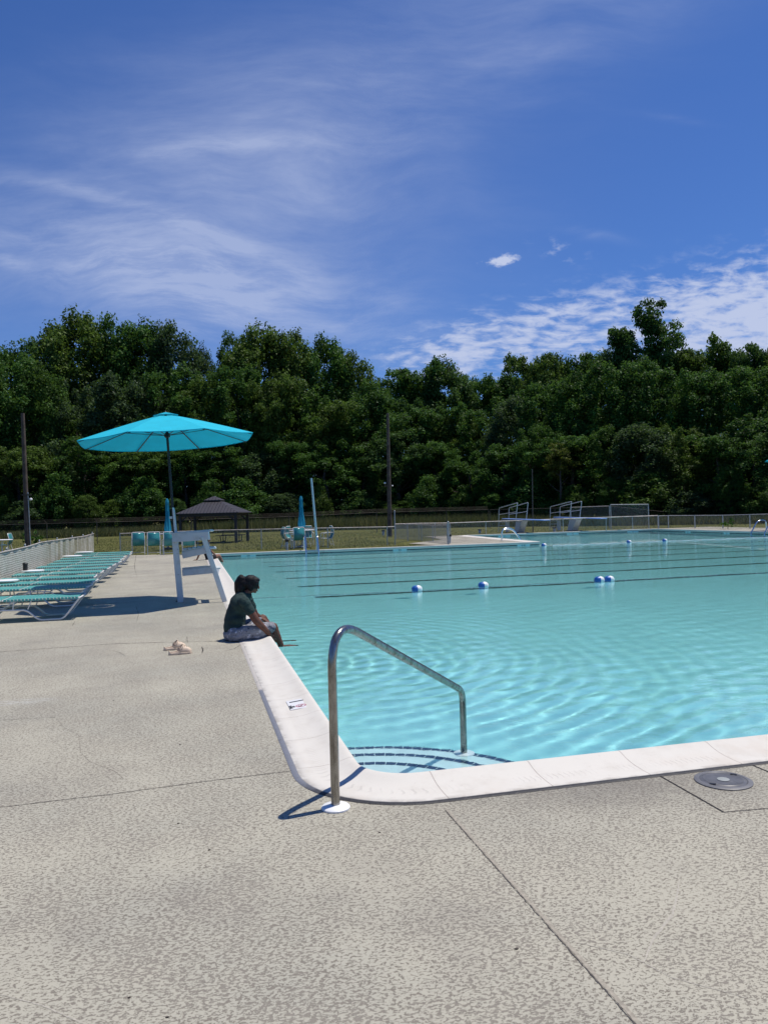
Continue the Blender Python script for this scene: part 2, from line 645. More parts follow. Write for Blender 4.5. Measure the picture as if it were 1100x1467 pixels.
# stain patches
stn = t.noise(t.mapping(tc, loc=(4.2, 1.7, 0)), 1.1, 5, .6)
c = t.mix(t.m('MULTIPLY', t.ss(stn, .52, .76), .30), c, (.16, .14, .125))
y_ = t.n('ShaderNodeSeparateXYZ', ins={0: tc})
damp = t.m('MULTIPLY', t.ss(t.m('ADD', y_.outputs[1], t.m('MULTIPLY', mid, .5)), 3.9, 4.5), t.ss(y_.outputs[1], 4.3, 4.1))
nearedge = t.m('MULTIPLY', t.m('MULTIPLY', t.ss(y_.outputs[1], 3.3, 4.1), t.ss(y_.outputs[0], .9, 1.3)), t.ss(stn, .38, .62))
c = t.mix(t.m('MULTIPLY', nearedge, .38), c, (.13, .115, .10))
# pale scuff
spec_ = t.ss(t.noise(tc, 9.5, 2), .80, .83)
c = t.mix(spec_, c, (.03, .03, .03))
q = G(25, 1006)
sc = t.vm('LENGTH', t.mapping(tc, loc=(-q.x * 2.2, -q.y * 6, 0), scale=(2.2, 6, 0)))
sc = t.m('MULTIPLY', t.ss(sc, 1.1, .2), t.ss(t.noise(t.mapping(tc, scale=(3, 16, 1)), 2.5, 5), .42, .62))
c = t.mix(t.m('MULTIPLY', sc, .55), c, (.5, .5, .47))
hh = t.m('SUBTRACT', t.m('MULTIPLY', sand, .12), pit)
bn = t.n('ShaderNodeBump', ins={'Height': hh, 'Strength': .55, 'Distance': .0035})
b = t.n('ShaderNodeBsdfPrincipled', ins={'Base Color': c, 'Roughness': .78, 'Normal': bn.outputs[0]})
b.inputs['Specular IOR Level'].default_value = .35
t.t.links.new(b.outputs[0], t.n('ShaderNodeOutputMaterial').inputs[0])
DECK = m

p_gate = G(585, 778)
deck_poly = [(-4.45, -8), (34, -8), (34, 46.4), (XP - 1.6, 46.4), (XP - 1.6, 44.9), (13.2, 40.6), (10.4, 37.3), (10.9, 33.9), (1.4, 33.9), (-.2, 34.6), (-1.2, 35.2), (-4.3, 36.0), (-4.5, 27.), (-4.3, 18)]
sheet('pool_deck', deck_poly, [HOLE], 0., DECK)

# ---- grass: mown lawn, one sheet to the horizon
m, t = newmat('mown_lawn')
tc = t.n('ShaderNodeTexCoord').outputs['Object']
n1 = t.noise(tc, .35, 5, .6)
n2 = t.noise(t.mapping(tc, scale=(1, .35, 1)), 3.0, 6, .65)
n3 = t.noise(tc, 18, 5, .7)
c = t.mix(t.ss(n1, .35, .65), (.090, .105, .026), (.155, .155, .050))
c = t.mix(t.m('MULTIPLY', t.ss(n2, .4, .7), .6), c, (.175, .15, .065))
c = t.mix(t.m('MULTIPLY', t.ss(n3, .35, .7), .5), c, (.035, .045, .010))
bn = t.n('ShaderNodeBump', ins={'Height': n3, 'Strength': 1., 'Distance': .08})
b = t.n('ShaderNodeBsdfPrincipled', ins={'Base Color': c, 'Roughness': .9, 'Normal': bn.outputs[0]})
b.inputs['Specular IOR Level'].default_value = .1
t.t.links.new(b.outputs[0], t.n('ShaderNodeOutputMaterial').inputs[0])
sheet('lawn', [(-900, -60), (900, -60), (900, 1200), (-900, 1200)], [[(x + nx * .15, y + ny * .15) for x, y, nx, ny in PATH]], -.03, m)

# ------------------------------------------------------------------ pool basin
def water_tile_mat(name, base, stripes=False):
    m, t = newmat(name)
    tc = t.n('ShaderNodeTexCoord').outputs['Object']
    n = t.noise(tc, .8, 4, .6)
    c = t.mix(t.ss(n, .3, .7), base, tuple(x * .92 for x in base))
    if stripes:
        s = t.n('ShaderNodeSeparateXYZ', ins={0: tc})
        fr = t.m('ABSOLUTE', t.m('SUBTRACT', t.m('FRACT', t.m('DIVIDE', t.m('SUBTRACT', s.outputs[1], 17.05), 2.6)), .5))
        ln = t.m('MULTIPLY', t.ss(fr, .447, .452), t.ss(s.outputs[1], 16.4, 16.5))
        ln = t.m('MULTIPLY', ln, t.ss(s.outputs[1], 31.6, 31.5))
        ends = t.m('MULTIPLY', t.ss(s.outputs[0], 2.6, 2.62), t.ss(s.outputs[0], 27.2, 27.18))
        c = t.mix(t.m('MULTIPLY', ln, ends), c, (.01, .016, .03))
        deep = t.ss(s.outputs[1], 13., 36.)
        deepx = t.ss(s.outputs[0], 9., 24.)
        c = t.mix(t.m('MULTIPLY', t.m('MAXIMUM', deep, t.m('MULTIPLY', deepx, .4)), .0), c, c)
    b = t.n('ShaderNodeBsdfPrincipled', ins={'Base Color': c, 'Roughness': .6})
    b.inputs['Specular IOR Level'].default_value = .2
    t.t.links.new(b.outputs[0], t.n('ShaderNodeOutputMaterial').inputs[0])
    return m


FLOOR_COL = (.355, .70, .70)
floor_mat = water_tile_mat('painted_pool_floor', FLOOR_COL, True)


def depth_at(x, y):
    d = .95 + .25 * max(0, min(1, (y - 5) / 12)) + .5 * max(0, min(1, (y - 17) / 14))
    if y > 32:
        d += 1.6 * min(1, (y - 32) / 4)
    return d


mb = MB()
nx, ny = 30, 60
ys = [Y0 - .1 + (YD - Y0 + .2) * i / ny for i in range(ny + 1)]
xs = [X0 - .1 + (X1 - X0 + .2) * i / nx for i in range(nx + 1)]
idx = {}
for j, y in enumerate(ys):
    for i, x in enumerate(xs):
        mb.v.append((x, y, -depth_at(x, y)))
for j in range(ny):
    for i in range(nx):
        a = j * (nx + 1) + i
        mb.f.append((a, a + 1, a + nx + 2, a + nx + 1))
basin = mb.build('pool_floor', floor_mat, smooth=True)
tag(basin, kind='structure')
wallm = water_tile_mat('painted_pool_wall', (.30, .62, .62))
wall = sweep([(.0305, -.27), (.0305, -4.)], 'pool_walls', wallm)
tag(wall, kind='structure')
# dark waterline tile band
m, t = newmat('waterline_tile')
uv = t.n('ShaderNodeTexCoord').outputs['UV']
s = t.n('ShaderNodeSeparateXYZ', ins={0: uv})
g = t.ss(t.m('ABSOLUTE', t.m('SUBTRACT', t.m('FRACT', t.m('DIVIDE', s.outputs[0], .15)), .5)), .46, .485)
c = t.mix(g, (.018, .03, .065), (.09, .13, .17))
b = t.n('ShaderNodeBsdfPrincipled', ins={'Base Color': c, 'Roughness': .25})
t.t.links.new(b.outputs[0], t.n('ShaderNodeOutputMaterial').inputs[0])
TILE = m
band = sweep([(.0295, -.06), (.0295, -.27)], 'waterline_tile_band', TILE)
tag(band, kind='structure')

# corner steps: treads centred on the near left corner, dark tile line on each nosing
step_mat = mat('step_plaster', (.66, .80, .79), .6, var=.05)
CX, CY = X0, Y0
mbl = MB()
for k, (r, z) in enumerate(((.82, -.22), (1.17, -.38), (1.49, -.54))):
    mb = MB()
    pts = [(CX + .03 - .06, CY + .03 - .06)] + [(CX + r * math.cos(a), CY + r * 1.03 * math.sin(a)) for a in [(-.05 + (PI / 2 + .1) * i / 40) for i in range(41)]]
    mb.prism(pts, -1.2, z)
    mb.build('pool_steps' if k == 0 else 'pool_steps', step_mat)['kind'] = 'structure'
    # tiles along the nosing
    L = r * PI / 2
    n = int(L / .075)
    for i in range(n):
        a0 = (i + .035) / n * PI / 2
        a1 = (i + .965) / n * PI / 2
        q = []
        for a in (a0, a1):
            for rr in (r - .052, r + .003):
                q.append((CX + rr * math.cos(a), CY + rr * 1.03 * math.sin(a)))
        mbl.add([(x, y, zz) for zz in (z - .05, z + .003) for x, y in q],
                [(4, 5, 7, 6), (1, 3, 7, 5), (0, 1, 5, 4), (2, 6, 7, 3)])
mbl.build('step_nosing_tiles', mat('step_tile', (.02, .035, .07), .3, var=.2, vscale=9))['kind'] = 'structure'

# ------------------------------------------------------------------ water
def wave_sources():
    random.seed(5)
    w = []
    for i in range(12):
        lam = random.uniform(.14, .42)
        th = rad(90 + 16) + random.gauss(0, .42)
        w.append((2 * PI / lam, math.cos(th), math.sin(th), random.uniform(0, 6.3), .0009 * (lam / .5) ** .8, lam))
    for i in range(8):
        lam = random.uniform(.13, .3)
        th = random.uniform(0, PI)
        w.append((2 * PI / lam, math.cos(th), math.sin(th), random.uniform(0, 6.3), .0011 * lam / .4, lam))
    return w


WV = wave_sources()
RING = G(412, 929, WATER)
RING2 = G(600, 925, WATER)


def wave(x, y, sp):
    h = 0
    g = .65 + .5 * mnoise.noise(Vector((x * .35, y * .35, 0)))
    for k, cx, cy, ph, a, lam in WV:
        f = min(1, max(0, lam / sp / 4 - .6))
        if f > 0:
            wx = .25 * mnoise.noise(Vector((x * .5 + ph, y * .5, 3)))
            h += a * f * math.sin(k * (x * cx + y * cy + wx) + ph)
    h *= g
    for (c, lam, amp, fall) in ((RING, .25, .0062, 5.5), (RING2, .20, .0040, 1.3)):
        f = min(1, max(0, lam / sp / 4 - .6))
        if f > 0:
            r = math.hypot(x - c.x, y - c.y)
            wob = .12 * mnoise.noise(Vector((x * .9, y * .9, 7)))
            env = math.exp(-r / fall) * min(1, r / .5) * (.6 + .7 * mnoise.noise(Vector((x * .45, y * .45, 11))))
            h += amp * f * env * math.sin(2 * PI * (r + wob) / lam)
    cd_ = math.hypot(x - X0, y - Y0)
    h *= .12 + .88 * min(1, max(0, (cd_ - 1.2) / 1.8))
    return h


mb = MB()
xs, ys = [], []
x = X0 - .06
while x < X1 + .06:
    xs.append(x)
    x += .034 * (1 + max(0, (x - 2) * .10))
y = Y0 - .06
while y < YD + .06:
    ys.append(y)
    y += .034 * (1 + max(0, (y - 7) * .10))
xs.append(X1 + .06)
ys.append(YD + .06)
vid = {}
for j, y in enumerate(ys):
    for i, x in enumerate(xs):
        sp = max(.034, math.hypot(x, y) * .0052)
        sp = max(sp, .034 * (1 + max(0, (x - 2) * .10)), .034 * (1 + max(0, (y - 7) * .10)))
        mb.v.append((x, y, WATER + wave(x, y, sp)))
nX = len(xs)
for j in range(len(ys) - 1):
    for i in range(nX - 1):
        if ys[j] > YS + .02 and xs[i + 1] < XP + .6 * max(0, (ys[j] - YS) / (YD - YS)):
            continue
        a = j * nX + i
        mb.f.append((a, a + 1, a + nX + 1, a + nX))
me = bpy.data.meshes.new('pool_water')
me.from_pydata(mb.v, [], mb.f)
for p in me.polygons:
    p.use_smooth = True
m, t = newmat('pool_water_surface')
tc = t.n('ShaderNodeTexCoord').outputs['Object']
cd = t.vm('LENGTH', tc)
r1 = t.noise(t.mapping(tc, rot=(0, 0, rad(16)), scale=(.8, 2.2, 1)), 3.2, 4, .6, .4)
r2 = t.noise(t.mapping(tc, rot=(0, 0, rad(-10)), scale=(1, 1.8, 1)), 11., 3, .6, .5)
h = t.m('ADD', t.m('MULTIPLY', r1, t.ss(cd, 9, 22)), t.m('MULTIPLY', r2, t.ss(cd, 6, 14, .28, .5)))
bn = t.n('ShaderNodeBump', ins={'Height': h, 'Strength': .27, 'Distance': .02})
gl = t.n('ShaderNodeBsdfGlass', ins={'Color': (.92, .99, 1.), 'Roughness': 0., 'IOR': 1.333, 'Normal': bn.outputs[0]})
o = t.n('ShaderNodeOutputMaterial')
t.t.links.new(gl.outputs[0], o.inputs[0])
me.materials.append(m)
water = bpy.data.objects.new('pool_water', me)
col.objects.link(water)
tag(water, kind='structure')
water.cycles.is_caustics_caster = True
for o in bpy.data.objects:
    if o.name.startswith(('pool_floor', 'pool_walls', 'pool_steps', 'step_nosing')):
        o.cycles.is_caustics_receiver = True
# ------------------------------------------------------------------ trees
import numpy as np


def hor(px):
    return 732.7 - (px - 550) * .026


def leaf_mat(name, dark, light, warm):
    m, t = newmat(name)
    at = t.n('ShaderNodeAttribute', attribute_name='tone', attribute_type='GEOMETRY').outputs['Fac']
    orn = t.n('ShaderNodeObjectInfo').outputs['Random']
    isl = t.n('ShaderNodeNewGeometry').outputs['Random Per Island']
    c = t.mix(at, dark, light)
    c = t.mix(t.m('MULTIPLY', t.ss(orn, .55, .95), .75), c, t.mix(at, tuple(x * .4 for x in warm), warm))
    c = t.mix(t.m('MULTIPLY', t.ss(orn, .28, .08), .75), c, t.mix(at, (.035, .06, .032), (.10, .145, .08)))
    c = t.mix(t.m('MULTIPLY', isl, .5), c, tuple(x * .45 for x in dark))
    b = t.n('ShaderNodeBsdfPrincipled', ins={'Base Color': c, 'Roughness': .55})
    b.inputs['Specular IOR Level'].default_value = .15
    tr = t.n('ShaderNodeBsdfTranslucent', ins={'Color': t.mix(.4, c, (.14, .24, .03))})
    mx = t.n('ShaderNodeMixShader', ins={0: .38, 1: b.outputs[0], 2: tr.outputs[0]})
    t.t.links.new(mx.outputs[0], t.n('ShaderNodeOutputMaterial').inputs[0])
    return m


LEAF = leaf_mat('broadleaf_foliage', (.022, .068, .014), (.092, .215, .038), (.165, .240, .042))
LEAF_Y = leaf_mat('yellow_green_foliage', (.06, .08, .014), (.20, .22, .035), (.24, .22, .04))
BARK = mat('bark', (.075, .062, .05), .9, var=.35, vscale=5, bump=.6, bscale=20)
BARK_PALE = mat('pale_bark', (.30, .28, .24), .9, var=.3, vscale=4)


def leaves_mesh(name, clusters, per, size, material, rs, up=.55, droop=0.):
    """clusters: array rows (x, y, z, rx, rz); many small leaf faces spread through each clump"""
    C = np.array(clusters)
    n = len(C) * per
    ci = np.repeat(np.arange(len(C)), per)
    d = rs.normal(size=(n, 3))
    d /= np.linalg.norm(d, axis=1)[:, None]
    d[:, 2] = np.where(rs.rand(n) < up, np.abs(d[:, 2]), d[:, 2])
    rr = rs.rand(n) ** .45
    lump = 1 + .28 * np.sin(d[:, 0] * 5 + ci * 1.7) * np.cos(d[:, 1] * 4 + ci)
    P = C[ci, :3] + d * (rr * lump)[:, None] * np.stack([C[ci, 3], C[ci, 3], C[ci, 4]], 1)
    P[:, 2] -= droop * rr ** 2
    nrm = d * .8 + rs.normal(size=(n, 3)) * .6 + np.array([0, 0, .25])
    nrm /= np.linalg.norm(nrm, axis=1)[:, None]
    a = np.cross(nrm, rs.normal(size=(n, 3)))
    a /= np.linalg.norm(a, axis=1)[:, None]
    b = np.cross(nrm, a)
    s = size * (.6 + .8 * rs.rand(n))[:, None]
    V = np.empty((n, 4, 3))
    V[:, 0] = P - a * s * .62
    V[:, 1] = P - b * s * .40 + a * s * .05
    V[:, 2] = P + a * s * .62 - nrm * s * .16
    V[:, 3] = P + b * s * .40 + a * s * .05
    me = bpy.data.meshes.new(name)
    me.vertices.add(n * 4)
    me.vertices.foreach_set('co', V.reshape(-1))
    me.loops.add(n * 4)
    me.loops.foreach_set('vertex_index', np.arange(n * 4, dtype=np.int32))
    me.polygons.add(n)
    me.polygons.foreach_set('loop_start', np.arange(0, n * 4, 4, dtype=np.int32))
    me.polygons.foreach_set('loop_total', np.full(n, 4, dtype=np.int32))
    at = me.attributes.new('tone', 'FLOAT', 'FACE')
    ct = rs.rand(len(C))
    at.data.foreach_set('value', np.clip(ct[ci] * .75 + .25 * rs.rand(n), 0, 1).astype(np.float32))
    me.update(calc_edges=True)
    me.materials.append(material)
    return me


def crown_clusters(kind, rs):
    """unit tree: height 10, crown half width about 2.6"""
    out = []
    if kind == 'round':
        for i in range(125):
            d = rs.normal(size=3); d /= np.linalg.norm(d)
            if d[2] < -.2 and rs.rand() < .5:
                d[2] *= -1
            r = .70 + .24 * rs.rand()
            out.append((d[0] * 2.35 * r, d[1] * 2.35 * r, 5.4 + d[2] * 4.0 * r, .36 + .28 * rs.rand(), .42 + .42 * rs.rand()))
        for i in range(45):
            a = rs.rand() * 6.3; z = .5 + 4.5 * rs.rand()
            out.append((math.cos(a) * 1.9, math.sin(a) * 1.9, z, .5, .6))
    elif kind == 'tall':
        for i in range(150):
            z = .8 + 8.7 * rs.rand(); a = rs.rand() * 6.3
            w = 2.2 * max(.02, 1 - abs((z - 4.8) / 5.3) ** 2.6) ** .5
            r = w * (.60 + .40 * rs.rand()) * (1 + .18 * math.sin(3 * a + z))
            out.append((math.cos(a) * r, math.sin(a) * r, z, .30 + .30 * rs.rand(), .36 + .42 * rs.rand()))
    elif kind == 'tufted':
        for k in range(13):
            a = rs.rand() * 6.3; r = 1.9 * rs.rand() ** .6
            zc = 5.2 + 4.2 * rs.rand() * (1 - r / 3.4)
            for i in range(8):
                d = rs.normal(size=3) * .42
                out.append((math.cos(a) * r + d[0] * 1.2, math.sin(a) * r + d[1] * 1.2, zc + d[2], .36 + .25 * rs.rand(), .3 + .2 * rs.rand()))
        for i in range(26):
            a = rs.rand() * 6.3
            out.append((math.cos(a) * 1.7, math.sin(a) * 1.7, 1 + 4.2 * rs.rand(), .75, .6))
    elif kind == 'spire':
        for i in range(85):
            z = .6 + 9.2 * rs.rand() ** 1.1; a = rs.rand() * 6.3
            w = 2.3 * (1 - z / 10.4) ** .75
            r = w * (.4 + .6 * rs.rand())
            out.append((math.cos(a) * r, math.sin(a) * r, z, .40 + .35 * rs.rand(), .30 + .2 * rs.rand()))
    elif kind == 'bush':
        for i in range(55):
            d = rs.normal(size=3); d /= np.linalg.norm(d)
            r = .55 + .45 * rs.rand()
            out.append((d[0] * 3.2 * r, d[1] * 3.2 * r, max(.3, 4.2 + d[2] * 4.6 * r), .9 + .6 * rs.rand(), .9 + .7 * rs.rand()))
    elif kind == 'open':
        for (cx, cz, w, h) in ((-1.25, 8.2, .62, 1.0), (-1.1, 7.0, .8, 1.0), (.45, 9.0, .85, 1.0), (1.2, 7.9, 1.15, 1.1), (.4, 7.0, 1.2, 1.0), (-.2, 5.9, 1.7, .9), (.1, 4.4, 2.2, 1.6), (0, 2.2, 2.2, 1.6)):
            for i in range(19):
                d = rs.normal(size=3); d /= np.linalg.norm(d)
                r = rs.rand() ** .4
                out.append((cx + d[0] * w * r, d[1] * w * r, cz + d[2] * h * r, .34 + .24 * rs.rand(), .30 + .2 * rs.rand()))
    return out


def trunk_mesh(name, kind, rs, material):
    mb = MB()
    zt = 7.4 if kind != 'bush' else 3.6
    pts, rr = [], []
    for i in range(9):
        f = i / 8
        pts.append((.25 * math.sin(f * 3 + rs.rand()) * f, .25 * math.cos(f * 2.3 + rs.rand()) * f, -.1 + zt * f))
        rr.append(.19 * (1 - f) ** .8 + .02)
    mb.tube(pts, rr, 8)
    for k in range(9):
        f = .25 + .6 * rs.rand()
        p = Vector(pts[int(f * 8)])
        a = rs.rand() * 6.3
        L = (1.2 + .9 * rs.rand()) * (1.15 - f * .5)
        q = [p + Vector((math.cos(a) * L * s, math.sin(a) * L * s, L * .75 * s ** 1.3)) for s in (0, .33, .66, 1)]
        mb.tube(q, [.075 * (1.1 - f) + .015, .055 * (1.1 - f) + .012, .03 * (1.1 - f) + .01, .008], 6)
    o = mb.build(name, material, smooth=True)
    me = o.data
    bpy.data.objects.remove(o)
    return me


PROTO = {}
for k, kind in enumerate(('round', 'tall', 'tufted', 'spire', 'bush', 'open')):
    for var in range(2 if kind in ('round', 'tall', 'tufted') else 1):
        rs = np.random.RandomState(11 + k * 7 + var)
        cl = crown_clusters(kind, rs)
        per = {'round': 190, 'tall': 200, 'tufted': 230, 'spire': 250, 'bush': 230, 'open': 150}[kind]
        PROTO[(kind, var)] = (leaves_mesh('crown', cl, per, .118 if kind != 'bush' else .25, LEAF, rs), trunk_mesh('trunk', kind, rs, BARK))
rs = np.random.RandomState(77)
PROTO[('yellow', 0)] = (leaves_mesh('crown', crown_clusters('tufted', rs)[:70], 60, .17, LEAF_Y, rs), PROTO[('tufted', 0)][1])


def extent(me):
    a = np.empty(len(me.vertices) * 3)
    me.vertices.foreach_get('co', a)
    a = a.reshape(-1, 3)
    return float(np.percentile(a[:, 2], 99.9)), float(np.percentile(np.hypot(a[:, 0], a[:, 1]), 92))


EXT = {k: extent(v[0]) for k, v in PROTO.items()}


def plant(kind, var, px, d, top, wpx, label, cat='tree', group='trees of the wood beyond the fences', name=None):
    d = d * 1.08
    p = D(px, hor(px), d)
    zt = EYE + (hor(px) - top) * d / F
    half = {'round': 2.75, 'tall': 2.5, 'tufted': 2.6, 'spire': 2.3, 'bush': 4., 'open': 2.3, 'yellow': 2.6}[kind]
    top0 = {'bush': 9.6, 'open': 10.3, 'spire': 10.}.get(kind, 10.)
    top0 = EXT[(kind, var)][0]
    sz = zt / top0
    sx = wpx * .5 * d / F / half
    nm = name or {'round': 'broadleaf_tree', 'tall': 'broadleaf_tree', 'tufted': 'broadleaf_tree', 'spire': 'pointed_tree', 'bush': 'bush', 'open': 'broadleaf_tree', 'yellow': 'broadleaf_tree'}[kind]
    e = thing(nm, label, cat, (p.x, p.y, -.05), random.uniform(0, 6.28) if kind != 'open' else -YAW, group)
    e.scale = (sx, sx, sz)
    cm, tm = PROTO[(kind, var)]
    for n_, me in (('crown', cm), ('trunk', tm)):
        c = bpy.data.objects.new(n_, me)
        col.objects.link(c)
        c.parent = e
    return e


random.seed(21)
ORD = ['first', 'second', 'third', 'fourth', 'fifth', 'sixth', 'seventh', 'eighth', 'ninth', 'tenth', 'eleventh', 'twelfth', 'thirteenth', 'fourteenth', 'fifteenth',
       'sixteenth', 'seventeenth', 'eighteenth', 'nineteenth', 'twentieth', 'twenty-first', 'twenty-second', 'twenty-third', 'twenty-fourth', 'twenty-fifth', 'twenty-sixth',
       'twenty-seventh', 'twenty-eighth', 'twenty-ninth', 'thirtieth', 'thirty-first', 'thirty-second', 'thirty-third', 'thirty-fourth']
sky_row = [(-250, 94, 500, 120, 'round'), (-180, 96, 490, 110, 'round'), (-112, 97, 496, 110, 'round'), (-45, 98, 505, 110, 'round'), (20, 98, 496, 80, 'round'), (76, 99, 464, 80, 'round'), (118, 98, 446, 105, 'round'), (168, 99, 455, 85, 'round'), (212, 98, 459, 85, 'round'), (252, 98, 461, 76, 'round'),
           (296, 100, 496, 40, 'round'), (342, 99, 478, 62, 'round'), (380, 96, 465, 95, 'round'), (428, 96, 472, 85, 'round'), (470, 96, 482, 80, 'round'), (508, 97, 503, 66, 'round'),
           (545, 98, 548, 50, 'tufted'), (596, 98, 524, 78, 'tufted'), (638, 98, 515, 84, 'round'), (664, 102, 534, 42, 'tufted'), (728, 94, 532, 78, 'tufted'),
           (776, 88, 504, 64, 'tufted'), (812, 90, 519, 62, 'round'), (846, 88, 506, 66, 'tufted'), (884, 86, 497, 78, 'round'), (928, 84, 430, 102, 'open'), (965, 86, 507, 64, 'tufted'),
           (1002, 84, 494, 84, 'tufted'), (1046, 83, 500, 50, 'tufted'), (1092, 78, 490, 62, 'tufted'), (1150, 76, 480, 100, 'round'), (1225, 74, 476, 110, 'round'), (1300, 72, 480, 110, 'round')]
for i, (px, d, top, w, k) in enumerate(sky_row):
    i -= 4
    if px < -60 or px > 1200:
        plant('round', i % 2, px, d, top, w * 1.5, 'tall tree of the wood beyond the ' + ('left' if px < 0 else 'right') + ' edge, ' + ORD[i + 4 if px < 0 else i - 27] + ' in its back row')
        continue
    lab = {'round': 'tall round-crowned dark tree on the skyline', 'tall': 'tall full-leaved tree on the skyline', 'tufted': 'tall tree with tufted top on the skyline',
           'open': 'tallest tree with open two-headed crown against cloud'}[k]
    if k != 'open':
        lab += ', ' + ORD[i] + ' from the left'
    plant(k, i % 2 if k in ('round', 'tall', 'tufted') else 0, px, d, top, w * (1.5 if k != 'open' else 1.1), lab)
mid_row = [(-210, 84, 560, 110, 'round'), (-120, 85, 550, 100, 'tall'), (-30, 86, 520, 90, 'round'), (14, 86, 506, 84, 'tall'), (66, 87, 522, 76, 'round'), (112, 88, 548, 70, 'tall'), (158, 86, 534, 76, 'spire'), (204, 88, 545, 74, 'round'), (250, 88, 525, 84, 'tall'),
           (300, 88, 538, 84, 'round'), (348, 88, 522, 80, 'tall'), (392, 87, 540, 70, 'tufted'), (436, 88, 562, 78, 'tall'), (482, 87, 578, 74, 'tufted'), (530, 88, 548, 82, 'round'),
           (574, 88, 566, 76, 'tall'), (618, 87, 582, 76, 'tufted'), (662, 88, 592, 74, 'round'), (702, 84, 582, 70, 'tall'), (742, 80, 566, 74, 'round'), (786, 78, 546, 80, 'tall'),
           (830, 76, 532, 80, 'round'), (876, 74, 520, 84, 'tall'), (922, 72, 512, 84, 'round'), (970, 71, 530, 84, 'tall'), (1016, 70, 528, 80, 'round'), (1064, 68, 524, 84, 'tall'), (1120, 66, 520, 96, 'round'), (1200, 64, 530, 110, 'round')]
for i, (px, d, top, w, k) in enumerate(mid_row):
    i -= 2
    if px < -60 or px > 1190:
        plant('round', i % 2, px, d, top, w * 1.5, 'lower tree of the wood beyond the ' + ('left' if px < 0 else 'right') + ' edge, ' + ORD[i + 2 if px < 0 else 0] + ' in its middle row')
        continue
    lab = {'round': 'leafy green tree in the middle of the wood', 'tall': 'leafy upright tree in the middle of the wood', 'tufted': 'tufted lighter tree in the middle of the wood',
           'spire': 'pointed yellow-green tree above the big open umbrella'}[k]
    if k != 'spire':
        lab += ', ' + ORD[i] + ' from the left'
    plant(k, (i + 1) % 2 if k in ('round', 'tall', 'tufted') else 0, px, d, top, w * 1.4, lab)
low_row = [(-20, 80, 640, 80, 'round'), (30, 80, 622, 70, 'tall'), (78, 82, 640, 74, 'bush'), (124, 82, 636, 66, 'tall'), (172, 82, 652, 70, 'round'), (216, 83, 640, 66, 'tall'), (268, 84, 646, 70, 'round'),
           (320, 84, 628, 72, 'tall'), (372, 84, 640, 72, 'round'), (420, 84, 648, 66, 'bush'), (470, 84, 626, 72, 'tall'), (520, 84, 640, 72, 'round'), (572, 84, 632, 72, 'tall'), (624, 83, 640, 72, 'round'),
           (672, 80, 628, 70, 'tall'), (722, 76, 640, 72, 'round'), (770, 73, 622, 72, 'tall'), (822, 71, 612, 76, 'round'), (872, 69, 606, 76, 'tall'), (924, 67, 622, 80, 'round'), (976, 65, 604, 80, 'tall'),
           (1030, 63, 612, 80, 'round'), (1084, 61, 604, 84, 'tall'), (1140, 60, 600, 90, 'round')]
for i, (px, d, top, w, k) in enumerate(low_row):
    lab = {'round': 'low spreading tree in the front row of the wood', 'tall': 'low upright tree in the front row of the wood', 'bush': 'large rounded thicket in the front row of the wood'}[k]
    plant(k if i % 4 != 1 else 'tufted', i % 2 if k in ('round', 'tall') else 0, px, d, top + 16 * math.sin(i * 1.9), w * (1.35 + .3 * math.sin(i * 2.7)), lab + ', ' + ORD[i] + ' from the left')
bush_row = [(-10, 77, 690, 60), (34, 77, 706, 54), (80, 78, 690, 60), (126, 78, 700, 56), (160, 78, 712, 44), (205, 79, 694, 54), (250, 80, 700, 50), (300, 80, 694, 54), (352, 80, 690, 60), (410, 80, 692, 56),
            (458, 80, 706, 56), (512, 81, 700, 60), (568, 81, 706, 56), (612, 79, 694, 60), (664, 77, 684, 60), (716, 74, 700, 60), (766, 71, 690, 60), (820, 68, 680, 64), (880, 66, 690, 66), (936, 64, 676, 66),
            (990, 62, 690, 66), (1046, 60, 684, 70), (1100, 58, 676, 70)]
for i, (px, d, top, w) in enumerate(bush_row):
    plant('bush' if i % 3 else 'round', 0, px, d, top + (14 * math.sin(i * 2.3)), w * (1.15 + .35 * math.sin(i * 1.7)), 'leafy bush at the foot of the wood, ' + ORD[i] + ' from the left', 'bush', 'bushes along the foot of the wood', 'bush')
plant('yellow', 0, 802, 68, 634, 62, 'small yellow-green sunlit tree behind the diving boards')
plant('yellow', 0, 478, 86.2, 588, 44, 'yellowish treetop above the leaning pale pole')
# undergrowth, one mass closing the foot of the wood
rs = np.random.RandomState(5)
cl = []
for i in range(620):
    px = -120 + 1340 * rs.rand()
    base = np.interp(px, [-120, 270, 550, 800, 950, 1200], [80, 84, 86, 75, 66, 59])
    p = D(px, hor(px), (base + 16 * rs.rand()) * 1.08)
    cl.append((p.x, p.y, .3 + 4.5 * rs.rand() ** 1.3, 1.5, 1.2))
me = leaves_mesh('undergrowth', cl, 42, .42, LEAF, rs)
o = bpy.data.objects.new('undergrowth', me)
col.objects.link(o)
tag(o, 'dark undergrowth filling the foot of the wood', 'undergrowth', kind='stuff')

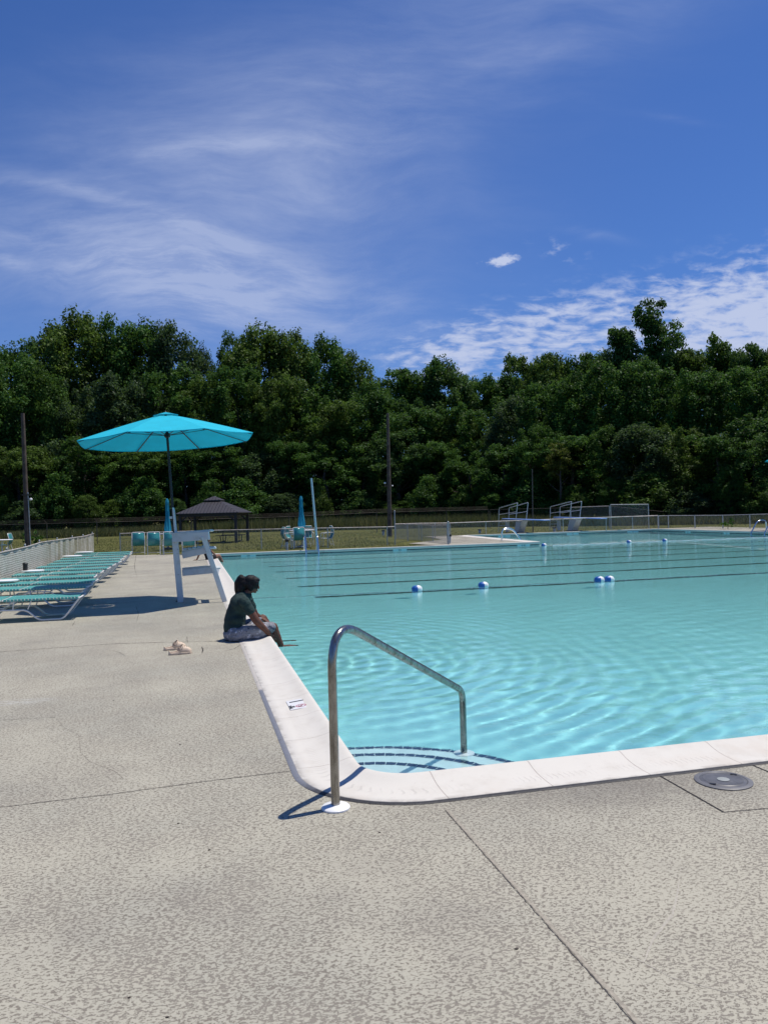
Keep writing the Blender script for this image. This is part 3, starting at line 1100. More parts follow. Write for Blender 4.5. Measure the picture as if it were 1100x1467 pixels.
# tall uncut grass between the back fence and the wood
GR, t = newmat('uncut_grass')
isl = t.n('ShaderNodeNewGeometry').outputs['Random Per Island']
tcn = t.noise(t.n('ShaderNodeTexCoord').outputs['Object'], .22, 3)
c = t.mix(isl, (.085, .105, .030), (.21, .20, .08))
c = t.mix(t.m('MULTIPLY', t.ss(tcn, .4, .65), .5), c, (.09, .12, .03))
b = t.n('ShaderNodeBsdfPrincipled', ins={'Base Color': c, 'Roughness': .7})
b.inputs['Specular IOR Level'].default_value = .15
tr = t.n('ShaderNodeBsdfTranslucent', ins={'Color': c})
t.t.links.new(t.n('ShaderNodeMixShader', ins={0: .3, 1: b.outputs[0], 2: tr.outputs[0]}).outputs[0], t.n('ShaderNodeOutputMaterial').inputs[0])
rs = np.random.RandomState(9)


def blades(name, pts, h, w):
    n = len(pts)
    P = np.array(pts)
    a = rs.rand(n) * 6.283
    hh = h * (.5 + .8 * rs.rand(n)) * (P[:, 3] if P.shape[1] > 3 else 1.)
    lean = rs.normal(size=(n, 2)) * .22 * hh[:, None]
    dx = np.stack([np.cos(a), np.sin(a)], 1) * w * .5
    V = np.empty((n, 3, 3))
    V[:, 0, :2] = P[:, :2] - dx; V[:, 0, 2] = P[:, 2]
    V[:, 1, :2] = P[:, :2] + dx; V[:, 1, 2] = P[:, 2]
    V[:, 2, :2] = P[:, :2] + lean; V[:, 2, 2] = P[:, 2] + hh
    me = bpy.data.meshes.new(name)
    me.from_pydata([tuple(v) for v in V.reshape(-1, 3)], [], [(i * 3, i * 3 + 1, i * 3 + 2) for i in range(n)])
    me.materials.append(GR)
    o = bpy.data.objects.new(name, me)
    col.objects.link(o)
    return o


pts = []
for i in range(46000):
    px = -100 + 1300 * rs.rand()
    d0 = np.interp(px, [-100, 50, 400, 700, 900, 1200], [69, 70, 74, 70, 62, 56])
    d1 = np.interp(px, [-100, 270, 550, 800, 950, 1200], [80, 84, 86, 75, 66, 59])
    p = D(px, hor(px), d0 + (d1 * 1.08 + 1 - d0) * rs.rand() ** 1.4)
    pts.append((p.x, p.y, -.05, np.interp(px, [0, 200, 380, 700, 850, 1000], [1., 1.15, 1.7, 1.6, 1.1, .9])))
tag(blades('tall_grass', pts, .66, .10), 'tall uncut grass in front of the wood', 'grass', kind='stuff')
# rough grass tufts close behind the far coping and fences
pts = []
for i in range(26000):
    px = -40 + 1180 * rs.rand()
    d = 36 + 28 * rs.rand() ** 1.2
    p = D(px, hor(px), d)
    if p.y < 34.0 or (p.x > 10.2 and p.y < 46.6) or (p.x < -.6 and p.y < 36.2 and p.x > -4.6) or (p.x > 28.4 and p.y < 46.6):
        continue
    pts.append((p.x, p.y, -.03))
tag(blades('lawn_blades', pts, .07, .03), 'short grass blades of the mown lawn', 'grass', kind='stuff')
# ------------------------------------------------------------------ materials for objects
STEEL, t = newmat('weathered_stainless_steel')
tc = t.n('ShaderNodeTexCoord').outputs['Object']
n1 = t.noise(t.mapping(tc, scale=(1, 1, .25)), 30, 5, .65)
n2 = t.noise(t.mapping(tc, scale=(1, 1, .04)), 260, 2, .5)
c = t.mix(t.ss(n1, .35, .7), (.37, .36, .34), (.20, .18, .15))
b = t.n('ShaderNodeBsdfPrincipled', ins={'Base Color': c, 'Metallic': .92, 'Roughness': t.ss(n1, .2, .8, .12, .34)})
bn = t.n('ShaderNodeBump', ins={'Height': n2, 'Strength': .12, 'Distance': .002})
t.t.links.new(bn.outputs[0], b.inputs['Normal'])
t.t.links.new(b.outputs[0], t.n('ShaderNodeOutputMaterial').inputs[0])
CHROME = mat('polished_rail_steel', (.72, .73, .74), .22, 1.)
WHITE = mat('white_painted_wood', (.56, .60, .61), .55, dirt=(.42, .42, .38), damt=.5, dscale=6)
WHITEP = mat('white_plastic', (.80, .80, .80), .4, dirt=(.6, .58, .54), damt=.3)
WFRAME = mat('white_powder_coat', (.72, .72, .70), .35, dirt=(.5, .48, .44), damt=.25)
STRAP = mat('turquoise_vinyl_strap', (.12, .45, .41), .38, var=.12, vscale=12, trans=.12)
STRAP2 = mat('teal_sling', (.06, .30, .31), .25, var=.1, trans=.15)
TURQ = mat('turquoise_canvas', (.012, .60, .76), .8, var=.04, vscale=3, trans=.33)
TURQD = mat('furled_turquoise_canvas', (.006, .26, .38), .8, var=.12, vscale=6)
POLE = mat('black_umbrella_pole', (.010, .016, .018), .5, 0.)
GALV = mat('galvanised_steel', (.42, .43, .42), .5, .6, var=.2, vscale=10)
RUSTG = mat('weathered_fence_rail', (.50, .46, .42), .6, .3, var=.2, vscale=3, dirt=(.25, .13, .07), dscale=2.5, damt=.6)
DARKRAIL = mat('dark_fence_rail', (.10, .085, .07), .7, .3, var=.3, vscale=3)
BLACK = mat('black_plastic', (.012, .012, .013), .45)
DARKMETAL = mat('charcoal_metal', (.03, .029, .032), .5, .3)
WOODPOLE = mat('old_pole_wood', (.095, .07, .055), .9, var=.35, vscale=3, bump=.5)


def font_mesh(text, size, name, material, ext=.0006, bold=0.):
    cu = bpy.data.curves.new(name, 'FONT')
    cu.body = text
    cu.size = size
    cu.extrude = ext
    cu.offset = bold
    cu.align_x = 'CENTER'
    cu.align_y = 'CENTER'
    cu.space_line = .8
    o = bpy.data.objects.new(name, cu)
    col.objects.link(o)
    dg = bpy.context.evaluated_depsgraph_get()
    me = bpy.data.meshes.new_from_object(o.evaluated_get(dg))
    bpy.data.objects.remove(o)
    me.name = name
    me.materials.clear()
    me.materials.append(material)
    r = bpy.data.objects.new(name, me)
    col.objects.link(r)
    return r


# ------------------------------------------------------------------ deck joints, cracks (ribbons 3 mm above the deck)
def ribbon(name, pts, w, z, material, jit=.3, n=60, taper=False):
    random.seed(len(pts) * 13 + int(pts[0][0] * 100))
    P = []
    L = [0]
    for a, b in zip(pts, pts[1:]):
        L.append(L[-1] + (Vector(b) - Vector(a)).length)
    for i in range(n + 1):
        s = L[-1] * i / n
        k = max(j for j in range(len(L)) if L[j] <= s + 1e-9)
        k = min(k, len(pts) - 2)
        f = (s - L[k]) / (L[k + 1] - L[k])
        P.append(Vector(pts[k]).lerp(Vector(pts[k + 1]), f))
    mb = MB()
    for i, p in enumerate(P):
        t_ = (P[min(i + 1, n)] - P[max(i - 1, 0)]).normalized()
        s = Vector((-t_.y, t_.x))
        ww = w * (1 + random.uniform(-jit, jit)) * (1 if not taper else max(.15, math.sin(PI * i / n) ** .5))
        off = s * random.uniform(-jit, jit) * w * .6
        mb.v += [(p.x + off.x - s.x * ww / 2, p.y + off.y - s.y * ww / 2, z), (p.x + off.x + s.x * ww / 2, p.y + off.y + s.y * ww / 2, z)]
    mb.f = [(2 * i, 2 * i + 1, 2 * i + 3, 2 * i + 2) for i in range(n)]
    o = mb.build(name, material)
    return tag(o, kind='structure')


JD = mat('open_joint', (.035, .03, .027), .95)
JM = mat('dirty_joint', (.10, .088, .075), .95, var=.3, vscale=30)
JL2 = mat('worn_joint_filler', (.31, .28, .225), .85, var=.2, vscale=40)
JL = mat('pale_joint_filler', (.40, .37, .31), .85, var=.15, vscale=40)


def gp(*pp):
    return [G(x, y).to_2d() for x, y in pp]


ribbon('deck_joint', gp((-40, 1160), (0, 1157), (160, 1138), (300, 1119), (431, 1103)), .006, .003, JM, .35, 140)
a_, b_ = gp((640, 1160), (925, 1478))
ribbon('deck_joint', [a_, b_], .016, .0012, JL2, .12, 120)
n_ = Vector((-(b_ - a_).y, (b_ - a_).x)).normalized()
ribbon('deck_joint', [a_ - n_ * .013, b_ - n_ * .013], .0035, .0024, JM, .75, 160)
ribbon('deck_joint', gp((938, 1108), (1036, 1164)), .009, .003, JD, .2, 60)
ribbon('deck_joint', gp((1036, 1164), (1150, 1154)), .006, .003, JM, .2, 60)
ribbon('deck_joint', gp((1064, 1091), (1150, 1127)), .009, .003, JD, .2, 60)
ribbon('deck_joint', gp((-60, 938), (0, 934), (170, 922), (350, 918)), .012, .003, JM, .5, 140)
ribbon('deck_joint', gp((-20, 1033), (80, 1028)), .005, .003, JM, .5, 60)
ribbon('deck_joint', gp((150, 836), (262, 829)), .02, .003, JM, .5, 60)
ribbon('deck_joint', gp((170, 812), (270, 806)), .02, .003, JM, .5, 60)
ribbon('deck_joint', gp((110, 868), (256, 858)), .012, .003, JM, .5, 60)
JF = mat('faint_crack', (.19, .17, .14), .95)
ribbon('deck_crack', gp((78, 1026), (92, 1042), (113, 1053), (116, 1078), (130, 1092), (165, 1105), (185, 1122), (218, 1131)), .0028, .0012, JF, .8, 120, True)
ribbon('deck_crack', gp((973, 1258), (968, 1290), (962, 1312), (935, 1345), (920, 1385)), .011, .0012, JL, .35, 120, True)
ribbon('deck_crack', gp((808, 1346), (900, 1368), (960, 1400), (1090, 1436)), .004, .0012, JL, .6, 80, True)
ribbon('deck_crack', gp((0, 1425), (60, 1440), (120, 1467), (150, 1490)), .005, .0012, JL, .6, 80, True)
ribbon('deck_crack', gp((268, 912), (269, 921)), .008, .003, JM, .8, 30, True)
ribbon('deck_crack', gp((289, 926), (291, 931), (290, 936)), .012, .003, JD, .8, 30, True)
ribbon('deck_crack', gp((160, 932), (172, 935), (180, 940)), .007, .003, JM, .8, 30, True)
ribbon('deck_crack', gp((195, 868), (199, 880), (196, 892)), .008, .003, JM, .8, 30, True)
ribbon('deck_crack', gp((318, 934), (335, 930), (348, 922)), .008, .003, JM, .8, 30, True)
ribbon('deck_crack', gp((108, 890), (104, 897)), .008, .003, JM, .8, 30, True)
ribbon('deck_crack', gp((196, 790), (193, 812), (197, 828)), .014, .003, JM, .8, 40, True)

# small dry leaves and chips lying on the deck
LEAFLAB = {256: 'tiny dark leaf bit left of the handrail shadow tip', 300: 'tiny dark leaf bit below the handrail shadow', 544: 'tiny dark leaf bit right of the handrail foot', 740: 'tiny dark leaf bit right of the long diagonal joint',
           240: 'tiny dark leaf bit at the bottom edge of the deck', 163: 'tiny dark leaf bit right of the pale scuff mark', 258: 'tiny dark leaf bit on the slab left of the warning tiles', 186: 'tiny dark leaf bit near the bottom left curved mark'}
random.seed(3)
for px, py in ((256, 1180), (300, 1218), (544, 1193), (740, 1360), (240, 1458), (163, 1004), (258, 1067), (186, 1430)):
    q = G(px, py)
    mb = MB()
    a = random.random() * 6
    r = random.uniform(.004, .0075)
    mb.prism([(q.x + r * (1 + .4 * math.sin(3 * k + a)) * math.cos(k + a), q.y + .6 * r * math.sin(k + a)) for k in [j * 6.283 / 7 for j in range(7)]], .0005, .004)
    tag(mb.build('dry_leaf', BLACK if px % 2 else BARK, at=(q.x, q.y, 0)), 'tiny dark dry leaf bit lying on the pale deck' if False else LEAFLAB[px], 'leaf', 'leaf bits on the deck')

# ------------------------------------------------------------------ handrail at the steps
P0 = G(481, 1158).to_2d()
P2 = G(664, 1063, WATER).to_2d()
hr = thing('handrail', 'bent stainless steel handrail at the pool corner steps', 'handrail', (P0.x, P0.y, 0))


def loc(o, par):
    o.location = o.location - par.location
    o.parent = par
    return o


path = roundpath([(P0.x, P0.y, 0.002), (P0.x, P0.y, 1.035), (P2.x, P2.y, .275), (P2.x, P2.y, -.39)], [0, .30, .085, 0], 14)
loc(MB().tube(path, .0243, 20).build('rail', STEEL, smooth=True), hr)
plate = [(.0, .016), (.03, .016), (.045, .014), (.075, .008), (.078, .0), ]
for (x, y, z) in ((P0.x, P0.y, .001), (P2.x, P2.y, -.36)):
    loc(MB().lathe([(.078, 0), (.078, .008), (.072, .014), (.035, .019), (.027, .022)], (x, y, z), 28).build('escutcheon', WHITEP, smooth=True), hr)

# ------------------------------------------------------------------ skimmer lid
q = G(1035.5, 1119)
sk = thing('skimmer_lid', 'round grey plastic skimmer lid set in the deck', 'skimmer lid', (q.x, q.y, 0))
GP = mat('grey_abs_plastic', (.14, .14, .145), .45, var=.12, vscale=14, dirt=(.3, .28, .25), damt=.3)
loc(MB().lathe([(.158, .0005), (.158, .006), (.150, .010), (.132, .011), (.128, .008)], (q.x, q.y, 0), 48, capt=False).build('rim', GP, smooth=True), sk)
loc(MB().lathe([(.127, .001), (.127, .0085), (.112, .0095), (.108, .012), (.098, .0095), (.05, .0085)], (q.x, q.y, 0), 48).build('lid', mat('grey_lid_face', (.105, .105, .11), .4, var=.15, vscale=18, dirt=(.26, .24, .21), damt=.35), smooth=True), sk)
loc(MB().lathe([(.034, .0086), (.034, .012), (.03, .0135)], (q.x, q.y, 0), 28).build('centre_cap', mat('pale_cap', (.30, .32, .31), .5), smooth=True), sk)
for sgn in (-1, 1):
    dv = Vector((math.cos(rad(25)), math.sin(rad(25)), 0)) * .117 * sgn
    loc(MB().box((q.x + dv.x, q.y + dv.y, .0125), (.02, .034, .003), Matrix.Rotation(rad(25 + 25), 3, 'Z')).build('finger_slot', BLACK), sk)

# ------------------------------------------------------------------ warning tile on the coping
INK = mat('black_ink', (.012, .012, .02), .4)
RED = mat('red_ink', (.42, .012, .07), .4)
TW = mat('glazed_white_tile', (.78, .78, .78), .25)
q = G(412, 1010, .02)
tx, ty = .83, q.y
tile = thing('warning_tile', 'white warning tiles on coping with black numeral and red no-diving ring', 'warning tile', (tx, ty, 0))
tilt = Matrix.Rotation(rad(-6), 3, 'Y')


def tp(x, y, z=0.):          # tile coordinates: x = reading direction (-Y), y = up (+X)
    v = tilt @ Vector((y, -x, z))
    return Vector((tx, ty, .0205)) + v


for sx_ in (-.078, .078):
    loc(MB().box(tp(sx_, 0, 0), (.150, .152, .006), tilt @ Matrix.Identity(3)).build('tile', TW, bevel=.002), tile)


def place_text(o, x, y):
    o.matrix_world = Matrix.Translation(tp(x, y, .0038)) @ (tilt @ Matrix.Rotation(-PI / 2, 3, 'Z')).to_4x4()
    mw = o.matrix_world.copy()
    o.parent = tile
    o.matrix_world = mw
    o.matrix_parent_inverse = Matrix.Identity(4)
    o.location = mw.translation - tile.location


place_text(font_mesh('1', .165, 'numeral', INK, bold=.004), -.085, .0)
place_text(font_mesh('NO', .032, 'lettering', INK, bold=.0008), .078, -.040)
place_text(font_mesh('DIVING', .032, 'lettering', INK, bold=.0008), .078, -.064)
# prohibition ring with a diver
mb = MB()
cx, cy, R = .078, .022, .043
for k in range(40):
    a0, a1 = 2 * PI * k / 40, 2 * PI * (k + 1) / 40
    vs = [tp(cx + r * math.cos(a), cy + r * math.sin(a), .0042) for a in (a0, a1) for r in (R - .008, R)]
    mb.add(vs, [(0, 1, 3, 2)])
for s in (1,):
    d = Vector((math.cos(rad(-45)), math.sin(rad(-45))))
    n = Vector((-d.y, d.x)) * .0035
    vs = [tp(cx + d.x * k * (R - .006) + n.x * j, cy + d.y * k * (R - .006) + n.y * j, .0046) for k in (-1, 1) for j in (-1, 1)]
    mb.add(vs, [(0, 1, 3, 2)])
loc(mb.build('ring', RED), tile)
mb = MB()
for poly in ([(-.02, .006), (.004, .012), (.02, .002), (.016, -.003), (.002, .004), (-.018, .0)], [(.022, -.002), (.028, -.004), (.026, -.011), (.02, -.009)], [(-.028, -.016), (.028, -.016), (.028, -.020), (-.028, -.020)]):
    mb.add([tp(cx + x, cy + y, .0044) for x, y in poly], [tuple(range(len(poly)))])
loc(mb.build('diver_symbol', INK), tile)

# depth markers on the walls just above the water
DM = mat('depth_marker_tile', (.42, .66, .72), .35)


def marker(x, y, face, txt, w=.46, h=.13):
    """face: direction the marker looks (unit xy)"""
    e = thing('depth_marker', 'pale blue depth marker tiles reading ' + txt.lower() + ' on the pool wall', 'depth marker', (x, y, 0))
    rz = math.atan2(face[1], face[0]) + PI / 2
    R3 = Matrix.Rotation(rz, 3, 'Z')
    loc(MB().box((x, y, -.105), (w, .006, .09), R3).build('tile', DM), e)
    t_ = font_mesh(txt, .12, 'lettering', INK, bold=.002)
    mw = Matrix.Translation((x + face[0] * .006, y + face[1] * .006, -.103)) @ Matrix.Rotation(rz, 4, 'Z') @ Matrix.Rotation(PI / 2, 4, 'X')
    t_.matrix_world = mw
    t_.parent = e
    t_.location = mw.translation - e.location
    return e


LABS = ['pale depth marker on the far wall behind the seated girl, reading 3 1/2', 'pale depth marker on the far wall below the centre gate', 'pale depth marker at the end of the wall by the small ladder',
        'depth marker on the diving well wall under the left board', 'depth marker on the diving well wall under the right board', 'depth marker on the diving well wall right of the boards',
        'depth marker on the right wall nearest the far corner', 'depth marker on the right wall before the ladder', 'depth marker on the right wall right of the ladder']
mk = []
for px, txt in ((356, '3½'), (573, '3½'), (750, '5 FT')):
    r = onY(px, 790, YS + .02)
    mk.append(marker(r.x, YS + .022, (0, -1), txt, .62))
for px in (722, 820, 906):
    r = onY(px, 765, YD + .02)
    mk.append(marker(r.x, YD + .022, (0, -1), '12', .8))
for y in (41.5, 38., 33.5):
    mk.append(marker(X1 + .022, y, (-1, 0), '12', .5))
for e, l in zip(mk, LABS):
    e['label'] = l
    e['group'] = 'depth markers on the pool walls'

# ------------------------------------------------------------------ clogs
CLOG = mat('cream_foam', (.64, .50, .37), .6, dirt=(.45, .36, .29), damt=.35, dscale=12)
CLOGIN = mat('clog_footbed', (.20, .14, .11), .8)


def clog(name_label, x, y, rz):
    e = thing('clog', name_label, 'clog', (x, y, 0), rz, 'pair of cream clogs on the deck')

    def outline(f):
        f = min(1., f)        # half width along length f in 0..1 from heel to toe
        return .036 + .017 * math.sin(min(1, f * 1.12) * PI / 2) ** 2 - .046 * max(0, (f - .84) / .16) ** 3 - .034 * max(0, (.12 - f) / .12) ** 2.4
    L = .262
    N, K = 26, 14
    vs, fs = [], []
    keep = {}
    for i in range(N + 1):
        f = i / N
        w = max(.004, outline(f))
        topz = .052 + .045 * math.exp(-((f - .52) / .2) ** 2) if f < .52 else .094 - .050 * ((f - .52) / .48) ** 3
        for k in range(K + 1):
            a = PI * k / K
            yy = -math.cos(a)
            zz = math.sin(a) ** .62
            vs.append(((f - .5) * L, yy * w * (1 - .06 * zz), .016 + (topz - .016) * zz))
    for i in range(N):
        for k in range(K):
            f = (i + .5) / N
            edge = abs(k + .5 - K / 2) / (K / 2)
            opening = f < .56 and f > .04 and edge < .80 - .35 * max(0, (f - .40) / .16)
            if not opening:
                a = i * (K + 1) + k
                fs.append((a, a + 1, a + K + 2, a + K + 1))
    mb = MB()
    mb.add(vs, fs)
    # perforations shown as small dark plugs on the toe
    up = mb.build('upper', CLOG, e, smooth=True)
    so = up.modifiers.new('thickness', 'SOLIDIFY')
    so.thickness = .006
    so.offset = -1
    out = [((f - .5) * L * 1.02, s * max(.005, outline(f)) * 1.05) for s, rng in ((-1, range(0, 27)), (1, range(26, -1, -1))) for f in [q / 26 for q in rng]]
    MB().prism(out, 0.001, .024).build('sole', CLOG, e, bevel=.003)
    inn = [(x_ * .93, y_ * .86) for x_, y_ in out]
    MB().prism(inn, .0245, .028).build('footbed', CLOGIN, e)
    # heel strap swung forward over the instep
    pts = [(-.012 + .045 * math.sin(a) * 1.1, -math.cos(a) * .055, .058 + .050 * math.sin(a)) for a in [PI * k / 16 for k in range(17)]]
    s = MB()
    for a, b in zip(pts, pts[1:]):
        s.beam(a, b, .005, .016, up=(-.6, 0, 1))
    s.build('strap', CLOG, e)
    for sg in (-1, 1):
        MB().lathe([(.0075, 0), (.0075, .003), (.004, .005)], (-.012, sg * .052, .058), 12, rot=Matrix.Rotation(-sg * PI / 2, 3, 'X')).build('rivet', BLACK, e)
    h = MB()
    for f, yy in ((.62, -.018), (.62, .0), (.62, .018), (.70, -.022), (.70, -.007), (.70, .009), (.70, .024), (.78, -.016), (.78, .0), (.78, .016), (.86, -.008), (.86, .01)):
        w = outline(f)
        topz = .094 - .050 * ((f - .52) / .48) ** 3
        k = math.sqrt(max(0, 1 - (yy / w) ** 2)) ** .62
        h.ball(((f - .5) * L, yy, .016 + (topz - .016) * k - .001), (.0042, .0042, .003), 8, 5)
    h.build('vent_holes', mat('vent_shadow', (.10, .07, .06), .9), e)
    return e


q1 = G(258.5, 937)
q2 = G(251, 930.5)
clog('cream foam clog nearer the camera on the deck', q1.x, q1.y, rad(9))
clog('cream foam clog farther back, half hidden behind the other', q2.x, q2.y, rad(12))
# ------------------------------------------------------------------ lifeguard chair
# placed from the photograph: rear leg foot and front leg foot stand on the deck
FA = G(259, 863)
FB = G(322, 862.5)
gx = thing('lifeguard_chair', 'tall white wooden lifeguard chair facing the pool', 'lifeguard chair', (0, 0, 0))
Wd = .62                                           # width of the chair, away from the camera


def cz(px, py, Y):
    p = onY(px, py, Y)
    return p


yA = FA.y
yB = FB.y
mbs = []
for side, dy in (('near', 0.), ('far', Wd)):
    a0 = cz(259, 863, yA); a1 = cz(250.5, 772, yA)
    b0 = cz(322.5, 862, yB); b1 = cz(291.5, 768, yB)
    o_ = Vector((0, dy, 0))
    MB().beam(a0 + o_, a1 + o_, .105, .05, up=(0, 1, 0)).build('leg', WHITE, gx, bevel=.006)
    MB().beam(b0 + o_ + Vector((0, .003, 0)), b1 + o_, .09, .05, up=(0, 1, 0)).build('leg', WHITE, gx, bevel=.006)
    # arm plank box
    c0 = cz(247.5, 771, yA); c1 = cz(300, 767, yB)
    MB().beam(c0 + o_ - Vector((0, .053, 0)), c1 + o_ - Vector((0, .053, 0)), .155, .045, up=(0, 1, 0)).build('arm_plank', WHITE, gx, bevel=.006)
    t0 = c0 + o_ + Vector((-.02, .0, .087)); t1 = c1 + o_ + Vector((.06, .0, .087))
    MB().beam(t0, t1, .15, .025).build('armrest', WHITE, gx, bevel=.005)
    r0 = cz(262, 796, yA); r1 = cz(298, 788, yB)
    MB().beam(r0 + o_ + Vector((0, .053, 0)), r1 + o_ + Vector((0, .053, 0)), .115, .04, up=(0, 1, 0)).build('side_rung', WHITE, gx, bevel=.005)
    r0 = cz(262, 821, yA); r1 = cz(306, 817, yB)
    MB().beam(r0 + o_ + Vector((0, .053, 0)), r1 + o_ + Vector((0, .053, 0)), .115, .04, up=(0, 1, 0)).build('side_rung', WHITE, gx, bevel=.005)
s0 = cz(262, 787, yA); s1 = cz(296, 782, yB)
sd = s1 - s0
for k in range(5):
    p = s0 + sd * (k + .5) / 5 + Vector((0, .06, .0))
    MB().box((p.x, p.y + Wd / 2 - .03, p.z - .02), (sd.x / 5 - .012, Wd - .16, .025)).build('seat_slat', WHITE, gx, bevel=.003)
# back planks, upright, top cut at a slant
b0 = cz(251, 762, yA); b1 = cz(249.5, 727, yA)
for k in range(4):
    y0 = yA - .05 + k * (Wd + .08) / 4
    mb = MB()
    x_, z0, z1 = b0.x, b0.z - .25, b1.z
    w = (Wd + .08) / 4 - .012
    top = z1 - .012 * k
    lean = (b1.x - b0.x) * 1.0
    vs = [(x_, y0, z0), (x_ + .05, y0, z0), (x_ + .05, y0 + w, z0), (x_, y0 + w, z0),
          (x_ + lean - .03, y0, top), (x_ + lean + .005, y0, top - (.10 if k == 0 else .0)), (x_ + lean + .005, y0 + w, top), (x_ + lean - .03, y0 + w, top)]
    mb.add(vs, [(0, 3, 2, 1), (4, 5, 6, 7), (0, 1, 5, 4), (1, 2, 6, 5), (2, 3, 7, 6), (3, 0, 4, 7)])
    mb.build('back_plank', WHITE, gx, bevel=.004)
pb = cz(246, 741.5, yA)
MB().box((pb.x - .01, yA + Wd / 2, pb.z), (.06, Wd + .04, .045)).build('back_rail', WHITE, gx, bevel=.004)
for (px, py) in ((307, 817), (301, 788)):
    p = cz(px, py, yB)
    MB().box((p.x + .05, yB + Wd / 2 + .01, p.z + .03), (.14, Wd - .06, .03)).build('step', WHITE, gx, bevel=.004)
mb = MB()
for px, py, Y in ((255, 787, yA), (254.5, 793, yA), (256, 823, yA), (295.5, 790, yB), (302, 816, yB), (307, 819, yB), (270.5, 768, yA - .03), (287, 771, yB - .03)):
    p = cz(px, py, Y)
    mb.ball((p.x, Y - (.03 if Y in (yA, yB) else .05), p.z), (.011, .006, .011), 8, 5)
mb.build('bolts', GALV, gx)
# cup standing on the coping beyond the chair
q = G(311.5, 822, .02)
tag(MB().lathe([(.045, .0), (.062, .15), (.075, .155), (.075, .17), (.068, .17)], (q.x, q.y, .012), 20).build('cup', WHITEP, smooth=True, at=(q.x, q.y, .012)), 'white cup standing on the coping behind the lifeguard chair', 'cup')

# ------------------------------------------------------------------ big umbrella
UB = onY(257.5, 857, 15.4)
UT = D(237.5, 592, 14.95)


def umbrella(loc_, top, R, drop, label, group=None, rz=0.):
    """open umbrella, local origin at the pole foot; top = vector to the apex"""
    e = thing('umbrella', label, 'umbrella', loc_, 0, group)
    ax = Vector(top).normalized()
    H = Vector(top).length
    rot = ax.to_track_quat('Z', 'Y').to_matrix()
    rzm = Matrix.Rotation(rz, 3, 'Z')

    def T(v):
        return rot @ (rzm @ Vector(v))
    MB().tube([T((0, 0, .02)), T((0, 0, H - .03))], .024, 14).build('pole', POLE, e, smooth=True)
    MB().tube([T((0, 0, .02)), T((0, 0, 1.75))], .032, 14).build('lower_pole', POLE, e, smooth=True)
    MB().lathe([(.07, 0), (.07, .012), (.045, .02), (.04, .2)], (0, 0, .0), 28).build('base', BLACK, e, smooth=True)
    # canopy: eight panels with a slight sag between ribs and hemmed edge
    n, m_ = 8, 8
    mb = MB()
    rows = 10
    for i in range(rows + 1):
        f = .16 + (1 - .16) * i / rows
        for k in range(n * m_):
            a = 2 * PI * k / (n * m_)
            ph = (k % m_) / m_
            a0 = 2 * PI * (k // m_) / n
            A_, B_ = Vector((math.cos(a0), math.sin(a0))), Vector((math.cos(a0 + PI / 4), math.sin(a0 + PI / 4)))
            p = A_.lerp(B_, ph) * R * f
            sag = .035 * f * math.sin(PI * ph)
            z = H - .02 - drop * f ** 1.12 - sag * .6
            mb.v.append(T((p.x, p.y, z)))
    K = n * m_
    for i in range(rows):
        for k in range(K):
            mb.f.append((i * K + k, i * K + (k + 1) % K, (i + 1) * K + (k + 1) % K, (i + 1) * K + k))
    # hem
    o0 = len(mb.v)
    for k in range(K):
        v = mb.v[rows * K + k]
        mb.v.append((v[0], v[1], v[2] - .012))
    for k in range(K):
        mb.f.append((rows * K + k, rows * K + (k + 1) % K, o0 + (k + 1) % K, o0 + k))
    can = mb.build('canopy', TURQ, e, smooth=False)
    so = can.modifiers.new('thickness', 'SOLIDIFY')
    so.thickness = .004
    for p in can.data.polygons:
        p.use_smooth = False
    # vent cap
    mb = MB()
    for i, f in enumerate((.0, .07, .14)):
        for k in range(16):
            a = 2 * PI * k / 16
            mb.v.append(T((R * f * math.cos(a), R * f * math.sin(a), H + .02 - drop * f * .9)))
    for i in range(2):
        for k in range(16):
            mb.f.append((i * 16 + k, i * 16 + (k + 1) % 16, (i + 1) * 16 + (k + 1) % 16, (i + 1) * 16 + k))
    cap = mb.build('vent_cap', TURQ, e)
    so = cap.modifiers.new('thickness', 'SOLIDIFY'); so.thickness = .004
    MB().lathe([(.015, 0), (.02, .015), (.012, .03), (.004, .035)], T((0, 0, H + .01)), 12).build('finial', POLE, e, smooth=True)
    hubz = H - .42
    MB().lathe([(.03, -.05), (.055, -.03), (.055, .02), (.03, .05)], T((0, 0, hubz)), 16).build('hub', POLE, e, smooth=True)
    for k in range(8):
        a = 2 * PI * k / 8
        c_, s_ = math.cos(a), math.sin(a)
        z1 = H - .05 - drop * 1.
        rb = MB().beam(T((.03 * c_, .03 * s_, H - .06)), T((R * .985 * c_, R * .985 * s_, z1 + .005)), .018, .012).build('rib', POLE, e)
        f = .52
        MB().beam(T((.05 * c_, .05 * s_, hubz)), T((R * f * c_, R * f * s_, H - .055 - drop * f ** 1.12)), .014, .01).build('strut', POLE, rb)
    return e


to_cam = math.atan2(-UT.y, -UT.x)
um = umbrella(tuple(UB * Vector((1, 1, 0)) if False else (UB.x, UB.y, 0)), (UT.x - UB.x, UT.y - UB.y, UT.z), 1.67, .50, 'large open turquoise umbrella on a black pole beside the lifeguard chair', 'open umbrellas', to_cam + rad(6))
p_ = D(1097, 661, 42.5)
um2 = umbrella((p_.x + 1.75, p_.y - .5, 0), (0, 0, p_.z + .62), 1.85, .56, 'open turquoise umbrella whose tip enters at the right edge', 'open umbrellas', PI * .92)


